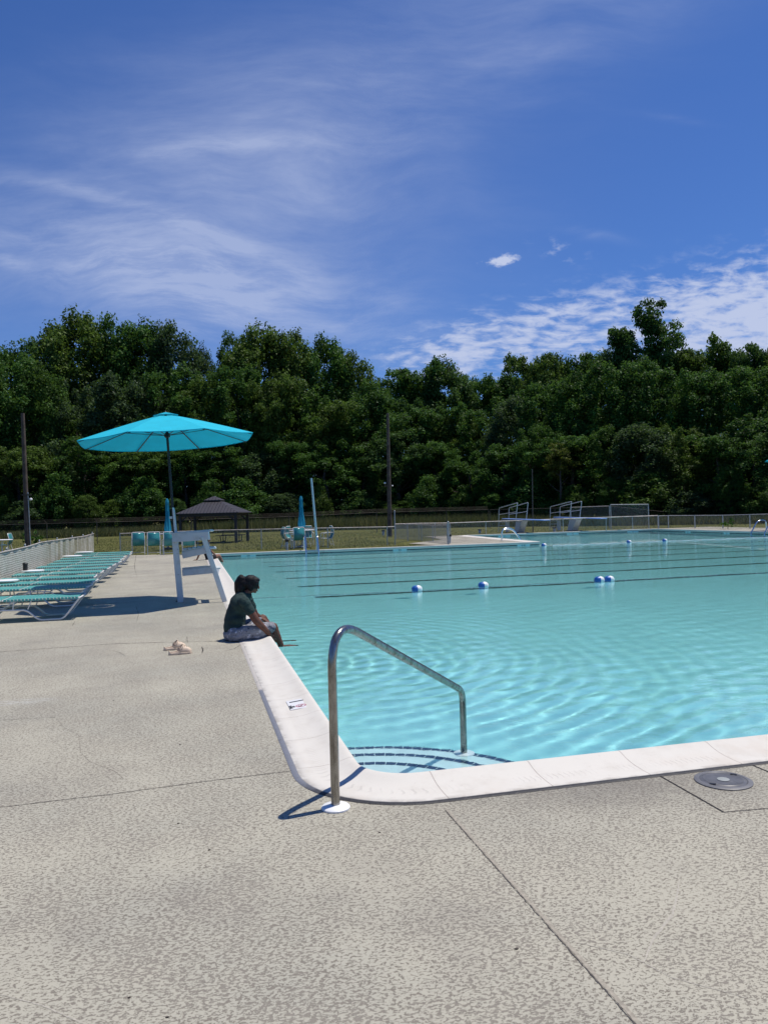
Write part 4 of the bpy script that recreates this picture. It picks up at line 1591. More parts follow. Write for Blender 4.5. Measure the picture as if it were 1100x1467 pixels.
def furled(px, foot_py, top_py, low_py, label, r=.13):
    b_ = G(px, foot_py)
    zt = onY(px, top_py, b_.y)
    zl = onY(px, low_py, b_.y)
    e = thing('umbrella', label, 'umbrella', (b_.x, b_.y, 0), 0, 'furled turquoise umbrellas')
    MB().tube([(0, 0, 0), (0, 0, zt.z - .05)], .025, 10).build('pole', POLE, e)
    n = 24
    prof_ = [(.02, 0), (.055, -.05), (.07, -.13), (.078, -.14), (.072, -.2), (.085, -.5), (.095, -.8), (.12, -1.0), (.145, -1.2), (.13, -1.32), (.05, -1.34)]
    s = (zt.z - zl.z) / 1.34
    mb = MB()
    for rr, z in prof_:
        for k in range(n):
            w = 2 * PI * k / n
            f = 1 + .22 * math.sin(8 * w + z * 2.5)
            lop = .04 * max(0, -z - .9) * math.cos(w)
            mb.v.append((rr * f * math.cos(w) * r / .13 + lop, rr * f * math.sin(w) * r / .13, zt.z + z * s))
    for i in range(len(prof_) - 1):
        for k in range(n):
            mb.f.append((i * n + k, i * n + (k + 1) % n, (i + 1) * n + (k + 1) % n, (i + 1) * n + k))
    mb.f.append(tuple(range(n)))
    mb.build('furled_canopy', TURQD, e, smooth=True)
    MB().lathe([(.085, 0), (.085, .03)], (0, 0, zt.z - .62 * (zt.z - zl.z)), 16).build('tie', TURQD, e)
    MB().lathe([(.25, 0), (.25, .06), (.05, .1)], (0, 0, 0), 20).build('base', BLACK, e)
    return e


# ------------------------------------------------------------------ loungers
def lounger(label, back=0.0):
    e = thing('sun_lounger', label, 'sun lounger', (0, 0, 0), 0, 'turquoise strap loungers in a row')
    L0, LH, L1, W, z = 0., 1.15, 1.93, .64, .35       # foot at x=0, hinge, head at -L1 (x runs to the foot)
    rt = .0145
    for s in (-1, 1):
        y = s * W / 2
        # running leg: foot corner, floor skid, hinge height, rear foot
        yl = s * (W / 2 + .0)
        p = roundpath([(-.005, yl, z), (-.26, yl, .022), (-.62, yl, .022), (-.80, yl, .19), (-1.22, yl, .20), (-1.42, yl, .022), (-1.62, yl, .022)], .07, 5)
        MB().tube(p, rt, 8).build('leg', WFRAME, e, smooth=True)
    fr_ = MB()
    pts = roundpath([(-LH, -W / 2, z), (.0, -W / 2, z), (.0, W / 2, z), (-LH, W / 2, z)], .06, 5)
    fr_.tube(pts, rt, 8)
    for s in (-1, 1):
        fr_.tube([(-1.0, s * W / 2, .2), (-.98, s * W / 2, z)], .010, 6)
        fr_.tube([(-.78, s * W / 2, .2), (-.72, s * W / 2, z)], .010, 6)
    fr_.tube([(-LH, -W / 2, z), (-LH, W / 2, z)], rt, 8)
    fr_.tube([(-1.62, -W / 2, .022), (-1.62, W / 2, .022)], rt, 8)
    fr_.build('frame', WFRAME, e, smooth=True)
    dz = math.sin(back) * (L1 - LH)
    dx = math.cos(back) * (L1 - LH)
    bf = MB()
    pts = roundpath([(-LH - .02, -W / 2, z), (-LH - dx, -W / 2, z + dz), (-LH - dx, W / 2, z + dz), (-LH - .02, W / 2, z)], .06, 5)
    bf.tube(pts, rt, 8)
    bf.build('back_frame', WFRAME, e, smooth=True)
    st_ = MB()
    n = 21
    for i in range(n):
        x = -.05 - (LH - .09) * i / (n - 1)
        st_.box((x, 0, z + .0145), (.042, W + .022, .004))
        for s in (-1, 1):
            st_.box((x, s * (W / 2 + .0155), z - .001), (.042, .005, .032))
        st_.box((x, 0, z - .0165), (.042, W + .022, .003))
    st_.build('seat_straps', STRAP, e)
    st_ = MB()
    n = 14
    rot = Matrix.Rotation(back, 3, 'Y')
    for i in range(n):
        f = (i + .5) / n
        c_ = Vector((-LH - .02 - dx * f * .97, 0, z + dz * f))
        st_.box(c_ + rot @ Vector((0, 0, .0145)), (.042, W + .022, .004), rot)
        for s in (-1, 1):
            st_.box(c_ + Vector((0, s * (W / 2 + .0155), 0)), (.042, .005, .032), rot)
        st_.box(c_ + rot @ Vector((0, 0, -.0165)), (.042, W + .022, .003), rot)
    st_.build('back_straps', STRAP, e)
    return e


lab = ['turquoise strap lounger nearest the camera, partly in umbrella shade', 'second turquoise lounger from the camera', 'third turquoise lounger from the camera, beside the nearest white table',
       'fourth turquoise lounger from the camera', 'fifth turquoise lounger from the camera, by the table with the black jar', 'sixth turquoise lounger from the camera', 'seventh turquoise lounger from the camera',
       'eighth turquoise lounger from the camera', 'ninth turquoise lounger from the camera', 'tenth turquoise lounger from the camera', 'eleventh turquoise lounger from the camera, by the third white table',
       'farthest turquoise lounger, at the end of the slatted fence', ]
ly = [13.75, 15.75, 16.95, 18.35, 19.75, 21.1, 22.5, 23.9, 25.4, 27.0, 28.7, 30.3]
random.seed(8)
l0 = lounger(lab[0])
for i, y in enumerate(ly):
    xf = -1.98 + (.1 if i in (1, 2) else 0) + random.uniform(-.06, .05) - (.05 if i > 8 else 0)
    if i == 0:
        xf = onY(121, 845, y).x - .02
        l0.location = (xf, y, 0)
        l0.rotation_euler = (0, 0, 0)
        l0.rotation_euler = (0, 0, rad(-1))
    else:
        dup(l0, (xf, y, 0), random.uniform(-.045, .045), lab[i])


# ------------------------------------------------------------------ small white side tables
def side_table(px, py, label, w=.46):
    q = G(px, py, .42)
    e = thing('side_table', label, 'side table', (q.x, q.y, 0), 0, 'small white side tables between loungers')
    MB().lathe([(w / 2 - .01, 0), (w / 2, .008), (w / 2, .022), (w / 2 - .012, .028)], (0, 0, .395), 28).build('tabletop', WHITEP, e, smooth=True)
    for a in range(4):
        c_, s_ = math.cos(a * PI / 2 + .7), math.sin(a * PI / 2 + .7)
        MB().tube([(c_ * .15, s_ * .15, .395), (c_ * .19, s_ * .19, 0)], .012, 8).build('leg', WFRAME, e)
    return e


side_table(8, 831, 'white side table at the left edge among loungers', .5)
stb = side_table(48, 817, 'white side table holding a black jar', .5)
side_table(104, 796, 'white side table among the farther loungers', .62)
side_table(121, 790.5, 'farthest white side table near the fence end', .6)
q = G(31, 818, .425)
mb = MB().lathe([(.05, 0), (.055, .02), (.052, .13), (.06, .135), (.06, .17), (.05, .18)], (0, 0, 0), 18)
jar = mb.build('jar', BLACK, smooth=True)
jar.location = (stb.location.x - .17, stb.location.y + .0, .423)
tag(jar, 'black jar standing on a white side table by the fence', 'jar')

# ------------------------------------------------------------------ slatted chain-link fence at the left
m, t = newmat('woven_white_slats')
tcu = t.n('ShaderNodeTexCoord').outputs['Object']
s = t.n('ShaderNodeSeparateXYZ', ins={0: tcu})
rowf = t.m('FRACT', t.m('DIVIDE', s.outputs[2], .052))
nn = t.noise(tcu, 6, 4, .6)
wv_ = t.m('SINE', t.m('ADD', t.m('MULTIPLY', s.outputs[1], 30.), t.m('MULTIPLY', t.m('FLOOR', t.m('DIVIDE', s.outputs[2], .052)), PI)))
gap = t.ss(t.m('ABSOLUTE', t.m('SUBTRACT', rowf, .5)), .34, .47)
c = t.mix(t.ss(nn, .35, .7), (.56, .55, .49), (.40, .40, .33))
old = t.m('MULTIPLY', t.ss(s.outputs[1], 24., 27.), t.ss(t.noise(t.mapping(tcu, scale=(1, 1, .2)), 2.2, 4, .6), .35, .6))
c = t.mix(t.m('MULTIPLY', old, .8), c, (.20, .19, .10))
c = t.mix(t.m('MULTIPLY', t.m('MULTIPLY', t.ss(wv_, -.2, .6), .35), t.ss(s.outputs[1], 30, 24)), c, (.62, .62, .58))
c = t.mix(t.m('MULTIPLY', gap, t.ss(s.outputs[1], 31, 24, .25, .8)), c, (.05, .055, .045))
b = t.n('ShaderNodeBsdfPrincipled', ins={'Base Color': c, 'Roughness': .6})
bn = t.n('ShaderNodeBump', ins={'Height': t.m('SUBTRACT', t.m('MULTIPLY', wv_, .3), gap), 'Strength': .8, 'Distance': .02})
t.t.links.new(bn.outputs[0], b.inputs['Normal'])
t.t.links.new(b.outputs[0], t.n('ShaderNodeOutputMaterial').inputs[0])
SLAT = m
fpts = [(-4.15, 11.), (-4.12, 14.), (-4.10, 17.), (-4.11, 20.), (-4.16, 22.4), (-4.22, 24.8), (-4.16, 27.6), (-4.10, 30.6), (-4.05, 33.2), (-4.02, 36.)]
ftop = [.93, .92, .91, .92, .93, .97, .96, .95, .94, .98]
fe = thing('slatted_fence', 'low chain-link fence woven with whitish privacy slats behind the loungers', 'fence', (-4.15, 11., 0))
mb = MB()
N = 120
prev = None
random.seed(4)
for i in range(N + 1):
    f = i / N * (len(fpts) - 1)
    k = min(int(f), len(fpts) - 2)
    u = f - k
    x = fpts[k][0] * (1 - u) + fpts[k + 1][0] * u + .012 * math.sin(i * 1.1)
    y = fpts[k][1] * (1 - u) + fpts[k + 1][1] * u
    zt = ftop[k] * (1 - u) + ftop[k + 1] * u
    sag = .02 * math.sin(PI * u)
    mb.v += [(x - .012, y, .03), (x + .012, y, .03), (x + .012, y, zt - sag + random.uniform(-.008, .012)), (x - .012, y, zt - sag + random.uniform(-.008, .012))]
for i in range(N):
    a = i * 4
    for q_ in range(4):
        mb.f.append((a + q_, a + (q_ + 1) % 4, a + 4 + (q_ + 1) % 4, a + 4 + q_))
mb.f += [(0, 1, 2, 3), (N * 4, N * 4 + 1, N * 4 + 2, N * 4 + 3)]
loc(mb.build('slat_panel', SLAT), fe)
mb = MB()
mb.tube([(x + .02, y, z - .01) for (x, y), z in zip(fpts, ftop)], .016, 8)
loc(mb.build('top_rail', RUSTG, smooth=True), fe)
for (x, y), z in zip(fpts, ftop):
    loc(MB().tube([(x - .04, y, 0), (x - .04, y, z + .03)], .022, 10).ball((x - .04, y, z + .04), .026, 8, 6).build('post', GALV, smooth=True), fe)

# ------------------------------------------------------------------ chain-link fences
m, t = newmat('chain_link_mesh')
uvn = t.n('ShaderNodeTexCoord').outputs['UV']
s = t.n('ShaderNodeSeparateXYZ', ins={0: uvn})
a1 = t.m('ABSOLUTE', t.m('SUBTRACT', t.m('FRACT', t.m('DIVIDE', t.m('ADD', s.outputs[0], s.outputs[1]), .07)), .5))
a2 = t.m('ABSOLUTE', t.m('SUBTRACT', t.m('FRACT', t.m('DIVIDE', t.m('SUBTRACT', s.outputs[0], s.outputs[1]), .07)), .5))
wire = t.m('GREATER_THAN', t.m('MAXIMUM', a1, a2), .455)
b = t.n('ShaderNodeBsdfPrincipled', ins={'Base Color': (.30, .30, .28), 'Roughness': .5, 'Metallic': .4})
tp_ = t.n('ShaderNodeBsdfTransparent')
mx = t.n('ShaderNodeMixShader', ins={0: wire, 1: tp_.outputs[0], 2: b.outputs[0]})
t.t.links.new(mx.outputs[0], t.n('ShaderNodeOutputMaterial').inputs[0])
LINK = m


def link_fence(name, label, pts, h, step=2.4, rail=RUSTG, post=GALV, barb=False, z0=-.03, postr=.025, railr=.02, mesh=LINK, hs=None, group=None):
    """pts: ground points; h: height; hs: heights per point"""
    pts = [Vector((p[0], p[1], z0)) for p in pts]
    hs = hs or [h] * len(pts)
    e = thing(name, label, 'fence', tuple(pts[0]), 0, group)
    mb = MB()
    tops = [p + Vector((0, 0, q)) for p, q in zip(pts, hs)]
    me = bpy.data.meshes.new('mesh_panel')
    vs, fs, uv = [], [], []
    run = 0
    for i, (p, q) in enumerate(zip(pts, tops)):
        if i:
            run += (p - pts[i - 1]).length
        vs += [p - pts[0], q - pts[0]]
        uv += [(run, 0), (run, q.z - p.z)]
    for i in range(len(pts) - 1):
        fs.append((2 * i, 2 * i + 2, 2 * i + 3, 2 * i + 1))
    me.from_pydata([tuple(v) for v in vs], [], fs)
    ul = me.uv_layers.new(name='UVMap')
    for p in me.polygons:
        for li in p.loop_indices:
            ul.data[li].uv = uv[me.loops[li].vertex_index]
    me.materials.append(mesh)
    o = bpy.data.objects.new('mesh_panel', me)
    col.objects.link(o)
    o.parent = e
    loc(MB().tube(tops, railr, 8).build('top_rail', rail, smooth=True), e)
    for i in range(len(pts) - 1):
        a, b_ = pts[i], pts[i + 1]
        n = max(1, round((b_ - a).length / step))
        for k in range(n + (1 if i == len(pts) - 2 else 0)):
            p = a.lerp(b_, k / n)
            hh = hs[i] + (hs[i + 1] - hs[i]) * k / n
            mb = MB().tube([p, p + Vector((0, 0, hh + .03))], postr, 8)
            if barb:
                mb.tube([p + Vector((0, 0, hh)), p + Vector((-.16, -.16, hh + .24))], .014, 6)
            loc(mb.build('post', post), e)
    if barb:
        mb = MB()
        for f in (.4, .7, 1.):
            mb.tube([q + Vector((-.16 * f, -.16 * f, .24 * f)) for q in tops], .006, 5)
        loc(mb.build('barbed_wire', DARKRAIL), e)
    return e


def hh_(px, top, base):
    """height of something whose foot is at pixel (px, base) and whose top is at row top"""
    g = G(px, base)
    return onY(px, top, g.y).z


m3 = LINK.copy(); m3.name = 'old_dark_link_mesh'
for nd in m3.node_tree.nodes:
    if nd.type == 'MATH' and nd.operation == 'GREATER_THAN':
        nd.inputs[1].default_value = .48
    if nd.type == 'BSDF_PRINCIPLED':
        nd.inputs['Base Color'].default_value = (.10, .09, .075, 1)
# tall back fence with barbed wire arms
bp = [(-140, 783, 754), (0, 781, 752), (140, 779, 748), (275, 773, 744.5), (415, 768, 740), (540, 763, 734), (640, 759, 731.5), (700, 757, 730)]
link_fence('back_fence', 'tall rusty chain-link fence with barbed wire in front of the tall grass', [G(a, b) for a, b, c_ in bp], 1.5, 5.2, DARKRAIL, DARKRAIL, True, mesh=m3, hs=[hh_(a, c_, b) for a, b, c_ in bp], postr=.026, railr=.015, z0=0)
bp = [(702, 757, 730), (795, 756, 728), (873, 755, 725), (960, 749, 734), (1060, 747, 733), (1160, 745, 731)]
link_fence('back_fence', 'tall dark chain-link fence behind the diving boards', [G(a, b) for a, b, c_ in bp], 1.5, 5.2, DARKRAIL, DARKRAIL, False, mesh=m3, hs=[hh_(a, c_, b) for a, b, c_ in bp], postr=.026, railr=.015, z0=0)
# tall panel by the diving well
bp = [(818, 757, 727), (873, 757, 725)]
link_fence('screen_fence', 'tall pipe rail joining the screen behind the diving boards', [G(a, b) for a, b, c_ in bp], 1.4, 30, RUSTG, GALV, hs=[hh_(a, c_, b) for a, b, c_ in bp], z0=0, postr=.03, railr=.03)
bp = [(875, 759, 723), (929, 758, 722.5)]
link_fence('screen_fence', 'tall screened chain-link panel right of the diving boards', [G(a, b) for a, b, c_ in bp], 1.6, 1.6, GALV, GALV, hs=[hh_(a, c_, b) for a, b, c_ in bp], z0=0, postr=.03, railr=.026)
# low pool fence behind the far edge
bp = [(173, 792, 763.5), (300, 788, 759), (375, 786, 757.5), (470, 784, 755.5), (555, 780.5, 754), (566, 780, 753.5)]
link_fence('low_fence', 'low chain-link pool fence with pale top rail behind the far coping', [G(a, b) for a, b, c_ in bp], .9, 3.4, RUSTG, GALV, hs=[hh_(a, c_, b) for a, b, c_ in bp])
bp = [(566, 778, 750), (600, 772, 749), (645, 768, 748.5), (745, 764, 745)]
link_fence('low_fence', 'low chain-link fence behind the pale paved corner', [G(a, b) for a, b, c_ in bp], .9, 2.6, RUSTG, GALV, hs=[hh_(a, c_, b) for a, b, c_ in bp], railr=.024)
bp = [(745, 764, 745), (868, 761, 740.5), (942, 757.5, 738)]
link_fence('low_fence', 'low chain-link fence running behind the diving boards', [G(a, b) for a, b, c_ in bp], .9, 3., RUSTG, GALV, hs=[hh_(a, c_, b) for a, b, c_ in bp], railr=.028)
bp = [(943, 757.3, 738.5), (957, 757, 738), (1035, 757, 737.5), (1160, 758, 734)]
link_fence('low_fence', 'low chain-link fence along the right-hand lawn', [G(a, b) for a, b, c_ in bp], .9, 2.1, GALV, GALV, hs=[hh_(a, c_, b) for a, b, c_ in bp], postr=.035)
# short fence jutting towards the pool in the centre
bp = [(567, 771, 750.5), (584, 772, 750.8), (604, 774, 751), (620, 776, 751.5), (641, 779, 751)]
FG = mat('dense_link_wire', (.5, .5, .46), .5)
m2 = LINK.copy(); m2.name = 'fine_link_mesh'
for nd in m2.node_tree.nodes:
    if nd.type == 'MATH' and nd.operation == 'GREATER_THAN':
        nd.inputs[1].default_value = .36
    if nd.type == 'BSDF_PRINCIPLED':
        nd.inputs['Base Color'].default_value = (.52, .52, .48, 1)
link_fence('gate_fence', 'short bright chain-link run jutting towards the pool', [G(a, b) for a, b, c_ in bp], .9, 2.4, RUSTG, GALV, hs=[hh_(a, c_, b) for a, b, c_ in bp], mesh=m2)
g1_ = G(566, 765); g2_ = G(642, 779)
for (px, b_, tp__, lb) in ((566, 768, 732, 'tall galvanised gate post beside the tall pole'), (642.5, 780, 748, 'galvanised end post of the short bright fence')):
    g_ = G(px, b_)
    tag(MB().tube([(0, 0, 0), (0, 0, hh_(px, tp__, b_))], .04, 10).ball((0, 0, hh_(px, tp__, b_)), .045, 10, 6).build('fence_post', GALV, smooth=True), lb, 'post').location = g_


# ------------------------------------------------------------------ sling chairs, tables
def sling_chair(label, group=None, stacked=False):
    """faces +y; origin under the seat"""
    e = thing('patio_chair', label, 'chair', (0, 0, 0), 0, group)
    W = .52
    fr_ = MB()
    for s in (-1, 1):
        x = s * W / 2
        fr_.tube(roundpath([(x, .24, 0), (x, .22, .38), (x, -.20, .36), (x, -.30, .0)], .05, 4), .014, 8)
    fr_.tube(roundpath([(-W / 2, -.20, .36), (-W / 2, -.33, .64), (-W / 2, -.23, .97), (W / 2, -.23, .97), (W / 2, -.33, .64), (W / 2, -.20, .36)], [0, .12, .07, .07, .12, 0], 6), .015, 8)
    fr_.tube([(-W / 2, .22, .38), (W / 2, .22, .38)], .012, 6)
    fr_.tube([(-W / 2, -.28, .08), (W / 2, -.28, .08)], .012, 6)
    fr_.build('frame', WFRAME, e, smooth=True)
    for s in (-1, 1):
        x = s * (W / 2 + .02)
        MB().tube(roundpath([(x, -.27, .66), (x, .20, .62), (x, .23, .38)], .06, 4), .016, 8).build('arm', WFRAME, e, smooth=True)
    mb = MB()
    n = 10
    prof_ = [(-.24, .95), (-.262, .88), (-.285, .81), (-.31, .73), (-.33, .64), (-.30, .54), (-.24, .43), (-.16, .375), (0, .36), (.15, .375), (.22, .385)]
    for y, z in prof_:
        for x in (-W / 2 + .015, W / 2 - .015):
            mb.v.append((x, y, z))
    for i in range(len(prof_) - 1):
        mb.f.append((2 * i, 2 * i + 1, 2 * i + 3, 2 * i + 2))
    o = mb.build('sling', STRAP2, e, smooth=True)
    so = o.modifiers.new('thickness', 'SOLIDIFY'); so.thickness = .006
    return e


cl_ = ['first turquoise chair from the left, seen from behind', 'second turquoise chair seen from behind in the row', 'third turquoise chair seen from behind, left of the lifeguard chair',
       'fourth turquoise chair, seen through the lifeguard chair frame']
ch0 = sling_chair(cl_[0], 'row of turquoise chairs on the far deck')
for i, px in enumerate((199, 221, 243.5, 271)):
    g_ = G(px, 794)
    if i == 0:
        ch0.location = g_ - Vector((0, 0, .0)); ch0.rotation_euler = (0, 0, rad(4))
    else:
        dup(ch0, g_, rad((4, 3, 6, 2)[i]), cl_[i])


def round_table(px, py, top_py, label, r=.55, group='round white patio tables'):
    g_ = G(px, py)
    zt = hh_(px, top_py, py)
    e = thing('patio_table', label, 'table', (g_.x, g_.y, 0), 0, group)
    MB().lathe([(r - .03, 0), (r, .01), (r, .03), (r - .02, .04)], (0, 0, zt - .04), 32).build('tabletop', WHITEP, e, smooth=True)
    for a in range(4):
        c_, s_ = math.cos(a * PI / 2 + .4), math.sin(a * PI / 2 + .4)
        MB().tube([(c_ * r * .55, s_ * r * .55, zt - .04), (c_ * r * .75, s_ * r * .75, 0)], .018, 8).build('leg', WFRAME, e)
    return e


round_table(244, 787, 764, 'white round table under the left furled umbrella', .5)
furled(241.5, 787, 714, 762, 'furled turquoise umbrella standing left of the lifeguard chair')
round_table(289, 783, 761, 'white round table behind the second seated person', .62)
round_table(433, 783.5, 759, 'white round table under the centre furled umbrella', .62)
furled(433, 783.5, 710.5, 755, 'furled turquoise umbrella standing behind the pool ladder')
gcc = 'turquoise chairs around the centre table'
g_ = G(427, 785.5); dup(ch0, g_, rad(5), 'turquoise chair with its back to the pool at the centre table', gcc)
g_ = G(414, 784); dup(ch0, g_, rad(-80), 'turquoise chair at the left side of the centre table', gcc)
g_ = G(441, 781); dup(ch0, g_, rad(180), 'turquoise chair on the far side of the centre table', gcc)
g_ = G(468, 782); dup(ch0, g_, rad(95), 'turquoise chair standing apart, facing left towards the centre table', gcc)
g_ = G(420, 781); dup(ch0, g_, rad(-120), 'turquoise chair at the far left of the centre table', gcc)
# by the left edge, beyond the slatted fence
round_table(1, 792, 773, 'white round table beyond the slatted fence at the left edge', .6)
g_ = G(8, 791); dup(ch0, g_, rad(80), 'turquoise chair beyond the slatted fence at the left edge', 'chairs on the left lawn')
# leaning pale pole
g_ = G(455.5, 789)
t_ = onY(446, 685, g_.y)
tag(MB().tube([(0, 0, 0), t_ - g_], [.055, .045], 12).build('leaning_pole', mat('pale_blue_aluminium', (.42, .52, .55), .4, .5), smooth=True), 'long pale grey pole leaning behind the pool ladder', 'pole').location = g_


# ------------------------------------------------------------------ bollards
def bollard(px, base, top, label, r=.07):
    g_ = G(px, base)
    h = hh_(px, top, base)
    e = thing('deck_post', label, 'bollard', tuple(g_), 0, 'short grey posts round the pool')
    MB().lathe([(r, 0), (r, h * .74), (r * .95, h * .76)], (0, 0, 0), 16).build('post', GALV, e, smooth=True)
    MB().lathe([(r * 1.45, h * .74), (r * 1.5, h * .95), (r * .6, h)], (0, 0, 0), 16).build('cap', BLACK, e, smooth=True)


bollard(411.5, 788, 772, 'short grey post with black cap left of the pool ladder', .06)
bollard(643.5, 778.5, 765, 'short grey post with black cap at the end of the short bright fence', .08)
bollard(794, 762, 755, 'short grey post between the two diving boards', .1)
bollard(687, 764, 758, 'short grey post left of the diving boards', .08)
bollard(549, 767, 759, 'short dark post on the lawn left of the tall pole', .08)


# ------------------------------------------------------------------ pool ladders
def ladder(label, posts, vec, reach, h, rr=.022, steps=True):
    """posts: two ground points; vec: direction over the water"""
    e = thing('pool_ladder', label, 'pool ladder', tuple(posts[0]), 0, 'stainless pool ladders')
    v = Vector((vec[0], vec[1], 0)).normalized()
    for p in posts:
        p = Vector(p)
        a = p + Vector((0, 0, 0))
        path = roundpath([a, a + Vector((0, 0, h)), a + v * reach * .55 + Vector((0, 0, h)), a + v * reach + Vector((0, 0, -.05)), a + v * reach + Vector((0, 0, -.8))], [0, .22, .25, .1, 0], 8)
        loc(MB().tube(path, rr, 10).build('rail', CHROME, smooth=True), e)
    for k in range(3):
        a, b_ = [Vector(p) + v * reach + Vector((0, 0, -.2 - .24 * k)) for p in posts]
        loc(MB().beam(a, b_, .08, .02).build('tread', CHROME), e)
    return e


q1 = onY(434.5, 790, YS + .62); q2 = onY(452, 790, YS + .62)
ladder('stainless pool ladder at the far edge by the leaning pole', [(q1.x, YS + .3, 0), (q2.x, YS + .3, 0)], (0, -1), .55, hh_(434, 768, 789), .03)
q1 = G(718.5, 774.5); q2 = G(723.5, 774.5)
q2 = Vector((q1.x + .05, q1.y + .0, 0))
ladder('bright stainless ladder rails on the pale peninsula corner', [G(718.5, 775), Vector((G(723, 773).x, G(723, 773).y + .35, 0))], (1, .12), 1.1, hh_(720, 758.5, 775), .032)
ladder('stainless ladder on the right-hand pool wall', [(X1 + .62, 34.6, 0), (X1 + .62, 35.6, 0)], (-1, 0), .95, .62, .034)

# ------------------------------------------------------------------ diving boards
BLUE = mat('faded_blue_board', (.16, .27, .58), .5, var=.1)
CONC = mat('board_pedestal', (.55, .56, .57), .7, var=.1)


GREYR = mat('pale_painted_rail', (.50, .52, .53), .4, .2)


def diving(xc, label, ybk=49.6, ytip=43.2):
    zb = .86
    e = thing('diving_board', label, 'diving board', (xc, 47., 0), 0, 'diving boards at the deep end')

    def L(o): return loc(o, e)
    L(MB().box((xc, (ybk + ytip) / 2, zb), (.46, ybk - ytip, .055), Matrix.Rotation(rad(.6), 3, 'X')).build('board', BLUE, bevel=.015))
    # slanted pedestal
    mb = MB()
    vs = [(xc - .22, 47.0, 0), (xc + .22, 47.0, 0), (xc + .22, 47.6, 0), (xc - .22, 47.6, 0), (xc - .2, 46.3, zb - .05), (xc + .2, 46.3, zb - .05), (xc + .2, 47.3, zb - .05), (xc - .2, 47.3, zb - .05)]
    mb.add(vs, [(0, 3, 2, 1), (4, 5, 6, 7), (0, 1, 5, 4), (1, 2, 6, 5), (2, 3, 7, 6), (3, 0, 4, 7)])
    L(mb.build('pedestal', CONC, bevel=.02))
    L(MB().box((xc, 49.2, (zb - .03) / 2), (.22, .16, zb - .04)).build('rear_post', CONC, bevel=.01))
    L(MB().box((xc, 47.1, .02), (.7, 1.0, .05)).build('foot_plate', DARKMETAL))
    L(MB().box((xc, 48.0, zb - .07), (.5, 3.4, .06)).build('stand_frame', GREYR))
    for s in (-1, 1):
        x = xc + s * .36
        p = roundpath([(x, 49.9, 0.), (x, 49.7, 1.62), (x, 46.6, 1.93), (x, 46.95, zb - .08)], .1, 5)
        L(MB().tube(p, .026, 8).build('guard_rail', GREYR, smooth=True))
        L(MB().tube([(x, 49.75, 1.18), (x, 46.75, 1.36)], .02, 8).build('mid_rail', GREYR, smooth=True))
    for k in range(3):
        L(MB().box((xc, 49.86, .22 + .22 * k), (.68, .1, .03)).build('step', GREYR))
    return e


diving(20.6, 'left diving board with blue plank and steel guard rails')
diving(24.35, 'right diving board with blue plank and steel guard rails')


# ------------------------------------------------------------------ lane ropes
def rope(label, x0, x1, y, floats, rr, bead, nb):
    e = thing('lane_rope', label, 'lane rope', (x0, y, WATER), 0, 'float lines across the pool')
    pts = [(x0 + (x1 - x0) * i / 160 - x0, .05 * math.sin(i * .23) + .025 * math.sin(i * .71), .004 + .006 * math.sin(i * .9)) for i in range(161)]
    MB().tube(pts, rr, 6).build('rope', mat('white_rope', (.55, .62, .64), .7) if rr > .01 else mat('wet_rope', (.10, .17, .19), .7), e)
    mb = MB()
    random.seed(int(y))
    for i in range(nb):
        k = i / nb * 160
        j = int(k)
        p = pts[j]
        if random.random() < (.8 if rr > .01 else .45):
            mb.ball((p[0], p[1], p[2] + .004), (bead * 1.6, bead, bead), 6, 4)
    mb.build('beads', mat('rope_beads', (.62, .68, .70), .6) if rr > .01 else mat('old_rope_beads', (.26, .33, .34), .6), e)
    fb = mat('blue_float', (.012, .10, .38), .35)
    for fx in floats:
        j = min(160, max(0, int((fx - x0) / (x1 - x0) * 160)))
        p = Vector(pts[j])
        f = MB()
        r_ = .085
        prof_ = [(.012, -.11), (.05, -.104), (.076, -.075), (.087, -.035), (.087, .0)]
        RX = Matrix.Rotation(PI / 2, 3, 'Y')
        fo = MB().lathe([(r, z) for r, z in prof_], (fx - x0, p.y, .03), 18, rot=RX).build('float', fb, e, smooth=True)
        MB().lathe([(.087, .0005), (.087, .035), (.076, .075), (.05, .104), (.012, .11)], (fx - x0, p.y, .03), 18, rot=RX).build('float_half', WHITEP, fo, smooth=True)
    return e


f1 = G(599, 847, WATER); f2 = G(696, 842, WATER); f3 = G(861, 833.5, WATER); f4 = G(877, 833, WATER)
rope('near float line with four large blue and white floats', X0 + .03, X1 - .03, 16.1, [f1.x, f2.x, f3.x, f4.x], .005, .011, 300)
rope('far white float line at the mouth of the diving well', XP + .03, X1 - .03, 32.0, [G(777, 782, WATER).x, G(892, 777, WATER).x, G(944, 775, WATER).x, 27.2, 28.0], .012, .018, 260)

# ------------------------------------------------------------------ gazebo and picnic table
gz0 = G(256, 779); gz1 = G(341, 777)
gc = Vector(((gz0.x + gz1.x) / 2, (gz0.y + gz1.y) / 2, 0))
dvec = (gz1 - gz0); gw = dvec.length
ang = math.atan2(dvec.y, dvec.x)
gc = gc + Vector((-math.sin(ang), math.cos(ang), 0)) * gw * .42
ga = thing('gazebo', 'dark gazebo with two-tier ribbed metal roof on the lawn', 'gazebo', tuple(gc), ang)
ROOF, t = newmat('ribbed_metal_roof')
tc = t.n('ShaderNodeTexCoord').outputs['Object']
s = t.n('ShaderNodeSeparateXYZ', ins={0: tc})
rib = t.ss(t.m('ABSOLUTE', t.m('SUBTRACT', t.m('FRACT', t.m('DIVIDE', s.outputs[0], .2)), .5)), .36, .46)
c = t.mix(rib, (.055, .05, .056), (.025, .022, .026))
b = t.n('ShaderNodeBsdfPrincipled', ins={'Base Color': c, 'Roughness': .5, 'Metallic': .3})
bn = t.n('ShaderNodeBump', ins={'Height': rib, 'Strength': 1., 'Distance': .03})
